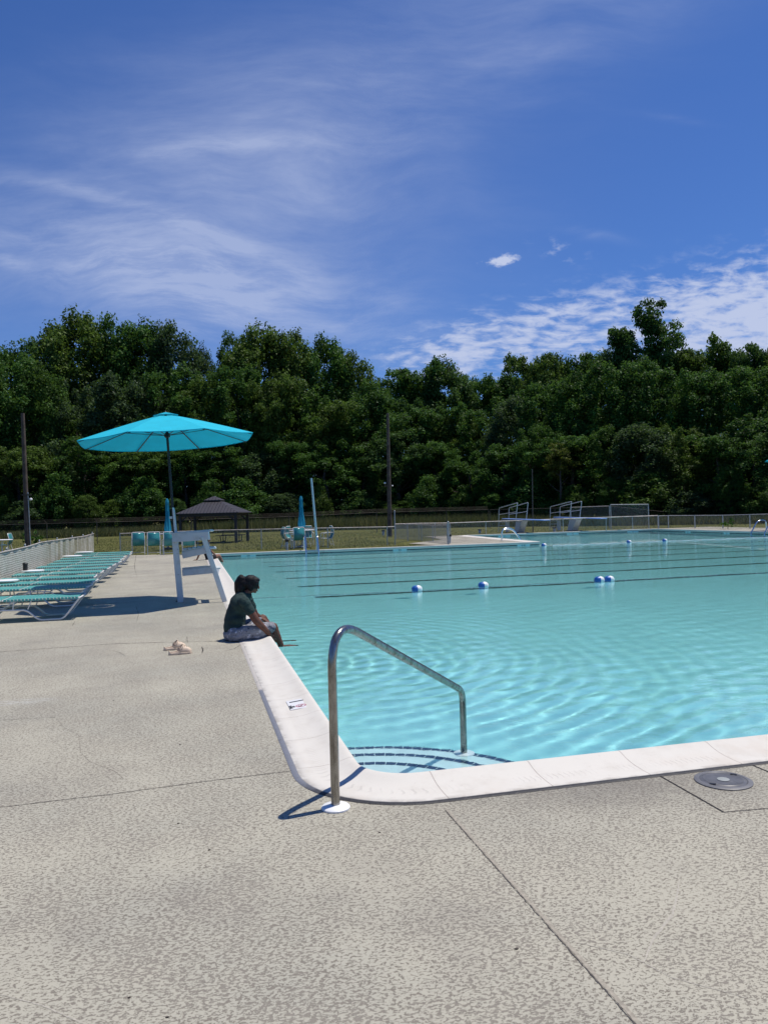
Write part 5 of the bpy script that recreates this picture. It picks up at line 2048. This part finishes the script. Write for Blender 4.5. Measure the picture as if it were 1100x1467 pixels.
t.t.links.new(bn.outputs[0], b.inputs['Normal'])
t.t.links.new(b.outputs[0], t.n('ShaderNodeOutputMaterial').inputs[0])
hw = gw / 2
ez = 1.76
for sx_ in (-1, 1):
    for sy_ in (-1, 1):
        MB().box((sx_ * (hw - .12), sy_ * (hw * .84 - .1), ez / 2 - .04), (.16, .16, ez + .04)).build('post', DARKMETAL, ga, bevel=.008)
for sy_ in (-1, 1):
    MB().box((0, sy_ * (hw * .84 - .1), ez - .09), (gw - .1, .1, .16)).build('beam', DARKMETAL, ga)
    for sx_ in (-1, 1):
        MB().beam((sx_ * (hw - .14), sy_ * (hw * .84 - .1), ez - .5), (sx_ * (hw - .55), sy_ * (hw * .84 - .1), ez - .12), .07, .07).build('brace', DARKMETAL, ga)
for sx_ in (-1, 1):
    MB().box((sx_ * (hw - .12), 0, ez - .09), (.1, gw * .84 - .1, .158)).build('beam', DARKMETAL, ga)


def hip(w, d_, z0, w1, d1, z1, th=.03):
    mb = MB()
    a = [(-w, -d_, z0), (w, -d_, z0), (w, d_, z0), (-w, d_, z0)]
    b_ = [(-w1, -d1, z1), (w1, -d1, z1), (w1, d1, z1), (-w1, d1, z1)]
    lo = [(x, y, z - .05) for x, y, z in a]
    vs = lo + a + b_
    fs = [(i, (i + 1) % 4, 4 + (i + 1) % 4, 4 + i) for i in range(4)] + [(4 + i, 4 + (i + 1) % 4, 8 + (i + 1) % 4, 8 + i) for i in range(4)] + [(8, 9, 10, 11), (0, 3, 2, 1)]
    return mb.add(vs, fs)


hip(hw + .12, hw * .84 + .12, ez + .02, .42, .36, ez + .74).build('roof', ROOF, ga)
hip(.52, .46, ez + .80, .03, .03, ez + 1.04).build('upper_roof', ROOF, ga)
MB().box((0, 0, ez + .76), (.6, .5, .1)).build('vent_collar', DARKMETAL, ga)
g_ = G(317, 781)
pt = thing('picnic_table', 'dark picnic table with attached benches under the gazebo', 'picnic table', (gc.x + .95, gc.y - .2, 0), ang)
MB().box((0, 0, .66), (1.5, .7, .05)).build('tabletop', DARKMETAL, pt, bevel=.01)
for s_ in (-1, 1):
    MB().box((0, s_ * .62, .40), (1.5, .26, .04)).build('bench', DARKMETAL, pt, bevel=.01)
    MB().tube(roundpath([(s_ * .5, -.66, .38), (s_ * .5, -.5, .03), (s_ * .5, .5, .03), (s_ * .5, .66, .38)], .08, 4), .03, 8).build('leg_frame', DARKMETAL, pt)
    MB().tube([(s_ * .5, 0, .03), (s_ * .5, 0, .64)], .03, 8).build('pedestal', DARKMETAL, pt)


# ------------------------------------------------------------------ poles
def pole(px0, top, px1, base, r0, r1, label, material, name='utility_pole'):
    g_ = G(px1, base)
    t_ = onY(px0, top, g_.y)
    e = thing(name, label, 'pole', tuple(g_))
    pts = [Vector((0, 0, -.1)).lerp(t_ - g_, k / 8) for k in range(9)]
    MB().tube(pts, [r0 + (r1 - r0) * k / 8 for k in range(9)], 12).build('shaft', material, e, smooth=True)
    return e, g_, t_


e, g_, t_ = pole(33, 592, 40.5, 787, .15, .10, 'dark wooden utility pole at the left beyond the slatted fence', WOODPOLE)
up_ = (t_ - g_)
for f, dx in ((.40, .2),):
    c_ = up_ * f
    MB().box(c_ + Vector((.05, -.1, .0)), (.5, .06, .07)).build('bracket', WOODPOLE, e)
    MB().lathe([(.05, 0), (.09, .05), (.07, .12), (.03, .14)], c_ + Vector((.28, -.12, -.32)), 14).build('lamp', WHITEP, e, smooth=True)
MB().tube([Vector((.16, -.08, 0)), up_ * .42 + Vector((.13, -.08, 0))], .03, 8).build('conduit', GALV, e)
e, g_, t_ = pole(555.3, 592, 558.5, 768, .16, .09, 'tall dark wooden pole in the centre with a small lamp', WOODPOLE)
up_ = (t_ - g_)
c_ = onY(556, 696, g_.y) - g_
MB().box(c_, (.5, .07, .08)).build('bracket', WOODPOLE, e)
MB().lathe([(.03, 0), (.07, .03), (.06, .1), (.02, .12)], c_ + Vector((-.24, -.1, .12)), 14).build('lamp', WHITEP, e, smooth=True)
MB().lathe([(.02, 0), (.05, .03), (.04, .07), (.02, .09)], c_ + Vector((.26, -.1, -.05)), 14).build('lamp', WHITEP, e, smooth=True)
MB().box(onY(557.5, 733, g_.y) - g_ + Vector((0, -.12, 0)), (.22, .1, .3)).build('switch_box', WOODPOLE, e)
pole(762, 672, 763, 762, .04, .03, 'thin grey pole rising behind the left diving board', DARKRAIL, 'thin_pole')

# small dark shrub on the lawn beside the left pole
rs = np.random.RandomState(2)
g_ = G(51, 786)
me = leaves_mesh('crown', [(.25 * rs.normal(), .15 * rs.normal(), .25 + .7 * rs.rand(), .14, .14) for i in range(16)], 12, .12, LEAF, rs)
e = thing('sapling', 'small dark sapling on the lawn beside the left utility pole', 'sapling', tuple(g_))
o = bpy.data.objects.new('crown', me); col.objects.link(o); o.parent = e
MB().tube([(0, 0, 0), (.08, 0, .5), (.15, 0, 1.)], [.03, .02, .01], 6).build('trunk', BARK, e)
g_ = G(1042, 758)
me = leaves_mesh('crown', [(.15 * rs.normal(), .12 * rs.normal(), .15 + .4 * rs.rand(), .12, .12) for i in range(10)], 12, .1, LEAF, rs)
e = thing('weed', 'small weedy plant at the foot of the right-hand fence', 'plant', tuple(g_))
o = bpy.data.objects.new('crown', me); col.objects.link(o); o.parent = e
MB().tube([(0, 0, 0), (.03, 0, .4)], [.02, .01], 6).build('stem', BARK, e)
# ------------------------------------------------------------------ people
def skin_mat(name, base):
    m, t = newmat(name)
    tc = t.n('ShaderNodeTexCoord').outputs['Object']
    n = t.noise(tc, 14, 5, .6)
    c = t.mix(t.ss(n, .3, .7), base, tuple(x * .78 for x in base))
    b = t.n('ShaderNodeBsdfPrincipled', ins={'Base Color': c, 'Roughness': .6})
    b.inputs['Specular IOR Level'].default_value = .25
    b.inputs['Subsurface Weight'].default_value = .12
    b.inputs['Subsurface Radius'].default_value = (.012, .004, .002)
    b.inputs['Subsurface Scale'].default_value = .5
    t.t.links.new(b.outputs[0], t.n('ShaderNodeOutputMaterial').inputs[0])
    return m


SKIN = skin_mat('brown_skin', (.150, .066, .044))
SKIN2 = skin_mat('light_brown_skin', (.30, .15, .10))
HAIR, t = newmat('black_hair')
tc = t.n('ShaderNodeTexCoord').outputs['Object']
st_n = t.noise(t.mapping(tc, scale=(1, 1, .18)), 150, 3, .6, .3)
b = t.n('ShaderNodeBsdfPrincipled', ins={'Base Color': t.mix(st_n, (.002, .0018, .002), (.008, .006, .006)), 'Roughness': .5})
b.inputs['Specular IOR Level'].default_value = .25
bn = t.n('ShaderNodeBump', ins={'Height': st_n, 'Strength': 1., 'Distance': .006})
t.t.links.new(bn.outputs[0], b.inputs['Normal'])
t.t.links.new(b.outputs[0], t.n('ShaderNodeOutputMaterial').inputs[0])
SHIRT = mat('dark_green_cotton', (.014, .036, .033), .9, var=.25, vscale=9, bump=.35, bscale=60)
BLACKC = mat('black_cotton', (.012, .012, .014), .9, var=.2)
SHORTS, t = newmat('printed_grey_shorts')
tc = t.n('ShaderNodeTexCoord').outputs['Object']
n1 = t.noise(tc, 9, 4, .6, .6)
n2 = t.noise(t.mapping(tc, loc=(3, 1, 0)), 17, 3, .6, .8)
c = t.mix(t.ss(n1, .42, .55), (.19, .195, .215), (.26, .26, .285))
c = t.mix(t.ss(n2, .60, .64), c, (.52, .52, .58))
xx = t.n('ShaderNodeSeparateXYZ', ins={0: tc}).outputs[0]
c = t.mix(t.m('MULTIPLY', t.ss(n2, .40, .35), t.ss(xx, .15, .3)), c, (.05, .06, .10))
b = t.n('ShaderNodeBsdfPrincipled', ins={'Base Color': c, 'Roughness': .85})
bn = t.n('ShaderNodeBump', ins={'Height': t.noise(tc, 22, 4, .6), 'Strength': .6, 'Distance': .02})
t.t.links.new(bn.outputs[0], b.inputs['Normal'])
t.t.links.new(b.outputs[0], t.n('ShaderNodeOutputMaterial').inputs[0])


def fuse(mb, name, material, voxel, parent=None, smooth_it=4, folds=0., at=None):
    me = bpy.data.meshes.new(name)
    me.from_pydata([tuple(v) for v in mb.v], [], mb.f)
    bm = bmesh.new(); bm.from_mesh(me)
    bmesh.ops.recalc_face_normals(bm, faces=bm.faces)
    bm.to_mesh(me); bm.free()
    o = bpy.data.objects.new('tmp', me)
    col.objects.link(o)
    r = o.modifiers.new('r', 'REMESH')
    r.mode = 'VOXEL'
    r.voxel_size = voxel
    s = o.modifiers.new('s', 'SMOOTH')
    s.iterations = smooth_it
    s.factor = .5
    dg = bpy.context.evaluated_depsgraph_get()
    dg.update()
    m2_ = bpy.data.meshes.new_from_object(o.evaluated_get(dg))
    bpy.data.objects.remove(o)
    if folds:
        for v in m2_.vertices:
            c = v.co
            q = mnoise.noise(Vector((c.x * 9 + c.z * 14, c.y * 9, c.z * 20 - c.x * 8))) + .5 * mnoise.noise(Vector((c.x * 30, c.y * 22, c.z * 44)))
            v.co = c + v.normal * (q * folds)
    m2_.name = name
    m2_.materials.clear()
    m2_.materials.append(material)
    for p in m2_.polygons:
        p.use_smooth = True
    r_ = bpy.data.objects.new(name, m2_)
    col.objects.link(r_)
    if parent:
        r_.parent = parent
    if at is not None:
        at = Vector(at)
        for v in m2_.vertices:
            v.co = v.co - at
        r_.location = at
    return r_


def limb(mb, pts, rs_, seg=14, flat=1.):
    """tapered limb with rounded joints"""
    pts = [Vector(p) for p in pts]
    for i in range(len(pts) - 1):
        n = 6
        a, b = pts[i], pts[i + 1]
        q = [a.lerp(b, k / n) for k in range(n + 1)]
        r = [rs_[i] + (rs_[i + 1] - rs_[i]) * k / n for k in range(n + 1)]
        mb.tube(q, r, seg)
    for p, r in zip(pts, rs_):
        mb.ball(p, r, 14, 10)


def hand(mb, wrist, tip, palmn, s=1., curl=.5, thumb=1):
    """palm with five fingers; tip = direction of the fingers, palmn = normal out of the palm"""
    w = Vector(wrist)
    d = Vector(tip).normalized()
    n = Vector(palmn)
    n = (n - d * n.dot(d)).normalized()
    sd = d.cross(n) * thumb           # towards the thumb
    R = Matrix((d, sd, n)).transposed()
    mb.ball(w + d * .045 * s, (.052 * s, .040 * s, .017 * s), 14, 10, R)
    for k, (off, ln, r) in enumerate(((.029, .068, .0088), (.010, .077, .009), (-.010, .071, .0086), (-.028, .055, .0078))):
        b0 = w + d * .080 * s + sd * off * s
        dirv = (d + sd * off * 2.).normalized()
        pts = [b0]
        for j in range(3):
            a = curl * (.35 + .5 * j)
            v = dirv * math.cos(a) + n * math.sin(a)
            pts.append(pts[-1] + v * ln * s * (.42, .32, .26)[j])
        limb(mb, pts, [r * s, r * .95 * s, r * .88 * s, r * .75 * s], 8)
    b0 = w + d * .022 * s + sd * .03 * s
    p1 = b0 + (d * .5 + sd * .75 + n * .3).normalized() * .036 * s
    p2 = p1 + (d * .85 + sd * .35 + n * .35).normalized() * .032 * s
    limb(mb, [b0, p1, p2], [.012 * s, .0105 * s, .0082 * s], 8)


def head(mb, hair, c, face, s=1., up=(0, 0, 1)):
    f = Vector(face).normalized()
    l = Vector(up).cross(f).normalized()
    u = f.cross(l)
    R = Matrix((f, l, u)).transposed()

    def T(x, y, z):
        return Vector(c) + R @ (Vector((x, y, z)) * s)

    def B(x, y, z, rx, ry, rz, m_=mb, rot=None):
        m_.ball(T(x, y, z), (rx * s, ry * s, rz * s), 16, 12, R)
    B(-.008, 0, .028, .093, .074, .085)
    B(.030, 0, -.025, .060, .060, .075)
    B(.052, 0, -.068, .032, .036, .030)            # jaw and chin
    B(.074, 0, -.082, .014, .020, .014)
    for s_ in (-1, 1):
        B(.056, s_ * .034, -.022, .028, .026, .030)    # cheeks
        B(.076, s_ * .030, .022, .016, .026, .010)     # brow
        B(.0, s_ * .073, -.012, .018, .009, .030)      # ears
    limb(mb, [T(.088, 0, .012), T(.104, 0, -.022)], [.009 * s, .013 * s], 8)
    B(.090, 0, -.050, .013, .024, .007)                # lips
    B(.087, 0, -.061, .013, .020, .007)
    return T, R


def eyes(T, s, parent, loc0):
    WE = mat('eye_white', (.7, .68, .64), .3)
    DE = mat('dark_iris', (.01, .006, .004), .2)
    for s_ in (-1, 1):
        a = MB().ball(T(.074, s_ * .030, .005) - loc0, .0115 * s, 10, 8).build('eye', WE, parent, smooth=True)
        MB().ball(T(.0815, s_ * .030, .004) - loc0, .006 * s, 8, 6).build('iris', DE, a, smooth=True)


# ---- the seated person with dark green shirt
Yn, Ym, Yf = 10.14, 10.32, 10.50


def V(px, py, Y):
    return onY(px, py, Y)


pel = V(336.5, 905, Ym)
hipn, hipf = V(337.5, 909, Yn + .06), V(337.5, 907, Yf)
belly, chest = V(336, 888, Ym), V(342.5, 868, Ym)
shn, shf = V(350, 862, Yn), V(354, 857, Yf + .02)
upb = V(346.5, 857, Ym)
neck = V(354, 850, Ym)
hc = V(360.5, 837.5, Ym + .02)
facev = right * .93 + fwd * .34 + Vector((0, 0, -.30))
eln, wrn, tpn = V(367.5, 889.5, Yn - .03), V(386.5, 908.5, Yn + .02), V(393, 919, Yn + .04)
elf, wrf = V(366, 880, Yf + .1), V(374, 885.5, Yf + .1)
kn, an = V(391.5, 898.5, Yn + .08), V(402.5, 926, Yn + .08)
kf, af = V(376.5, 886.5, Yf + .14), V(400, 914.5, Yf + .14)
an.z = -.085; af.z = -.10
body = MB()
limb(body, [pel, belly, chest, upb], [.115, .105, .112, .09], 18)
limb(body, [upb, neck, hc + Vector((0, 0, -.03))], [.07, .052, .050], 14)
limb(body, [hipn, kn, an], [.095, .060, .037], 16)
limb(body, [hipf, kf, af], [.095, .060, .037], 16)
body.ball(hipn.lerp(hipf, .5), (.12, .17, .10), 18, 12)
for a_, k_ in ((an, kn), (af, kf)):
    m_ = k_.lerp(a_, .38)
    body.ball(m_ - Vector((.018, 0, 0)), (.050, .050, .085), 14, 10)
    toe = a_ + right * .19 + Vector((.0, .0, -.030)) + fwd * .02
    limb(body, [a_ + Vector((-.01, 0, -.045)), a_.lerp(toe, .5) + Vector((0, 0, -.02)), toe], [.036, .034, .020], 12)
    body.ball(a_ - right * .03 + Vector((0, 0, -.05)), .034, 12, 8)
    for k, (o_, l_) in enumerate(((-.032, .030), (-.014, .034), (.002, .030), (.017, .026), (.030, .020))):
        b0 = toe + fwd * o_
        limb(body, [b0 - right * .02, b0 + right * l_], [.0105 if k else .013, .008 if k else .011], 8)
limb(body, [shn, eln, wrn], [.060, .049, .031], 14)
limb(body, [shf, elf, wrf], [.058, .042, .027], 14)
hand(body, wrn, tpn - wrn, Vector((.3, .8, -.5)), 1., .5, -1)
hand(body, wrf, right * .8 + Vector((0, -.3, -.35)), Vector((0, -.1, -1)), 1., .55, 1)
T_, R_ = head(body, None, hc, facev)
root = fuse(body, 'person', SKIN, .0055, at=(pel.x, pel.y, 0))
P0_ = root.location.copy()
tag(root, 'person in dark green t-shirt and grey shorts sitting with feet in the pool', 'person')
eyes(T_, 1., root, P0_)
hm = MB()


def HB(x, y, z, rx, ry, rz):
    hm.ball(T_(x, y, z), (rx, ry, rz), 16, 12, R_)


HB(-.018, 0, .038, .100, .085, .088)
HB(-.045, 0, -.005, .072, .082, .085)
HB(.032, 0, .078, .062, .070, .036)
for s_ in (-1, 1):
    HB(.020, s_ * .062, .012, .060, .026, .062)
    HB(-.01, s_ * .070, -.035, .045, .022, .050)
    limb(hm, [T_(.062, s_ * .060, .045), T_(.074, s_ * .062, .0), T_(.070, s_ * .058, -.045)], [.018, .013, .005], 8)
HB(-.085, 0, -.01, .060, .062, .080)
# ponytail, falling behind and left
tie_ = T_(-.096, 0, .045)
pt_ = [tie_, tie_ - right * .055 + Vector((0, 0, .015)), tie_ - right * .092 + Vector((0, 0, -.055)), tie_ - right * .100 + Vector((0, 0, -.14)), tie_ - right * .075 + Vector((0, 0, -.205)), tie_ - right * .05 + Vector((0, 0, -.235))]
limb(hm, pt_, [.030, .050, .054, .044, .026, .008], 14)
limb(hm, [tie_ - right * .04, tie_ - right * .055 + Vector((0, -.03, -.12)), tie_ - right * .01 + Vector((0, -.02, -.24))], [.05, .05, .012], 12)
limb(hm, [tie_ + Vector((0, .02, -.05)), tie_ - right * .02 + Vector((0, .03, -.15)), tie_ + right * .02 + Vector((0, .03, -.22))], [.05, .045, .014], 12)
random.seed(12)
for k in range(26):
    a = pt_[random.choice((2, 3, 4))] + Vector((random.uniform(-.03, .03), random.uniform(-.05, .05), 0))
    b_ = a + Vector((random.uniform(-.05, .06), random.uniform(-.04, .04), random.uniform(-.14, -.05)))
    limb(hm, [a, a.lerp(b_, .5) + Vector((random.uniform(-.01, .01), 0, 0)), b_], [.016, .011, .003], 6)
hair = fuse(hm, 'hair', HAIR, .0065, smooth_it=2, folds=.004)
loc(hair, root)
loc(MB().lathe([(.03, -.012), (.044, -.008), (.044, .008), (.03, .012)], tie_ - right * .01, 16, rot=Matrix.Rotation(PI / 2, 3, 'Y')).build('hair_tie', BLACKC, smooth=True), root)
sm = MB()
limb(sm, [pel + Vector((0, 0, .045)), belly, chest, upb], [.142, .132, .130, .098], 18)
sm.ball(pel.lerp(belly, .4) + Vector((.015, 0, .0)), (.140, .172, .11), 18, 12)
sm.ball(chest + Vector((0, 0, .02)), (.120, .172, .14), 18, 12)
sm.ball(belly + Vector((.02, 0, 0)), (.130, .162, .13), 18, 12)
limb(sm, [upb, neck - Vector((0, 0, .03))], [.10, .064], 14)
for s0_, e0_ in ((shn, eln), (shf, elf)):
    limb(sm, [upb.lerp(s0_, .4) - Vector((0, 0, .02)), s0_, s0_.lerp(e0_, .50)], [.078, .070, .066], 16)
sh = fuse(sm, 'shirt', SHIRT, .008, smooth_it=6, folds=.0065)
loc(sh, root)
bm_ = MB()
limb(bm_, [hipn - Vector((.01, 0, .005)), hipn.lerp(kn, .5), hipn.lerp(kn, .93)], [.104, .094, .080], 16)
bm_.ball(hipn.lerp(kn, .55) - Vector((0, 0, .035)), (.16, .08, .075), 16, 10)
limb(bm_, [hipf - Vector((.01, 0, .005)), hipf.lerp(kf, .5), hipf.lerp(kf, .86)], [.104, .090, .075], 16)
bm_.ball(hipn.lerp(hipf, .5) + Vector((-.01, 0, .0)), (.150, .205, .105), 18, 12)
so_ = fuse(bm_, 'shorts', SHORTS, .008, smooth_it=5, folds=.009)
loc(so_, root)
# keep everything resting on the deck, not under it
for ob in (root, so_, sh):
    for v in ob.data.vertices:
        w = ob.matrix_local.translation + v.co + (root.location if ob is not root else Vector())
        lim = .012 if w.x < X0 - .01 else -9
        if w.z < lim:
            v.co.z += (lim - w.z)

# ---- second seated person, beyond the lifeguard chair
Ys = 29.6
q_ = {k: onY(px, py, Ys + dy) for k, (px, py, dy) in dict(pel=(300, 799.0, 0), bel=(298.5, 794, 0), che=(296, 786.5, 0), sh=(294.5, 782, 0), nk=(296.2, 778.5, 0), hd=(298.3, 772.2, 0),
      sn=(292.5, 783.5, -.17), en=(286, 793, -.2), wn=(282.5, 801.6, -.2), sf=(297, 782, .17), ef=(303, 790, .2), wf=(309, 795, .15),
      hn=(301, 800.4, -.1), kn=(314.5, 797, -.12), an=(319.3, 805.6, -.12), hf=(301, 799.4, .1), kf=(313.5, 796, .14), af=(317.4, 804.5, .14)).items()}
b2 = MB()
limb(b2, [q_['pel'], q_['bel'], q_['che'], q_['sh']], [.13, .12, .13, .1], 14)
limb(b2, [q_['sh'], q_['nk'], q_['hd']], [.06, .05, .05], 12)
for s_ in 'nf':
    limb(b2, [q_['h' + s_], q_['k' + s_], q_['a' + s_]], [.10, .062, .04], 12)
    a_ = q_['a' + s_]
    limb(b2, [a_ + Vector((0, 0, -.03)), a_ + right * .2 + Vector((0, 0, -.07))], [.038, .022], 10)
    limb(b2, [q_['s' + s_], q_['e' + s_], q_['w' + s_]], [.056, .042, .028], 12)
hand(b2, q_['wn'], -right + Vector((0, 0, -.15)), Vector((0, 0, -1)), 1., .2, 1)
hand(b2, q_['wf'], right + Vector((0, -.2, -.3)), Vector((0, 0, -1)), 1., .4, 1)
T2, R2 = head(b2, None, q_['hd'], right * .9 + fwd * .35 + Vector((0, 0, -.1)))
r2 = fuse(b2, 'person', SKIN2, .009, at=(q_['pel'].x, q_['pel'].y, 0))
tag(r2, 'person in black leaning back on one hand, seen behind the lifeguard chair', 'person')
eyes(T2, 1., r2, r2.location.copy())
h2 = MB()
h2.ball(T2(-.02, 0, .035), (.1, .085, .085), 14, 10, R2)
h2.ball(T2(-.05, 0, -.02), (.07, .08, .09), 14, 10, R2)
limb(h2, [T2(-.07, 0, -.02), T2(-.10, 0, -.14)], [.06, .03], 10)
loc(fuse(h2, 'hair', HAIR, .012, smooth_it=2), r2)
s2 = MB()
limb(s2, [q_['pel'] + Vector((0, 0, .03)), q_['bel'], q_['che'], q_['sh']], [.15, .145, .15, .11], 14)
for s_ in 'nf':
    limb(s2, [q_['sh'], q_['s' + s_], q_['s' + s_].lerp(q_['e' + s_], .5)], [.09, .075, .065], 12)
loc(fuse(s2, 'shirt', BLACKC, .012, smooth_it=4, folds=.006), r2)
s3 = MB()
for s_ in 'nf':
    limb(s3, [q_['h' + s_], q_['h' + s_].lerp(q_['k' + s_], .55)], [.115, .09], 12)
s3.ball(q_['pel'] + Vector((0, 0, -.02)), (.14, .19, .11), 14, 10)
loc(fuse(s3, 'shorts', BLACKC, .012, smooth_it=4, folds=.006), r2)

# ------------------------------------------------------------------ who receives light through the water
for o in bpy.data.objects:
    if o.type == 'MESH' and o.name.startswith(('pool_floor', 'pool_walls', 'pool_steps', 'step_nosing', 'escutcheon', 'person', 'waterline_tile')):
        o.cycles.is_caustics_receiver = True
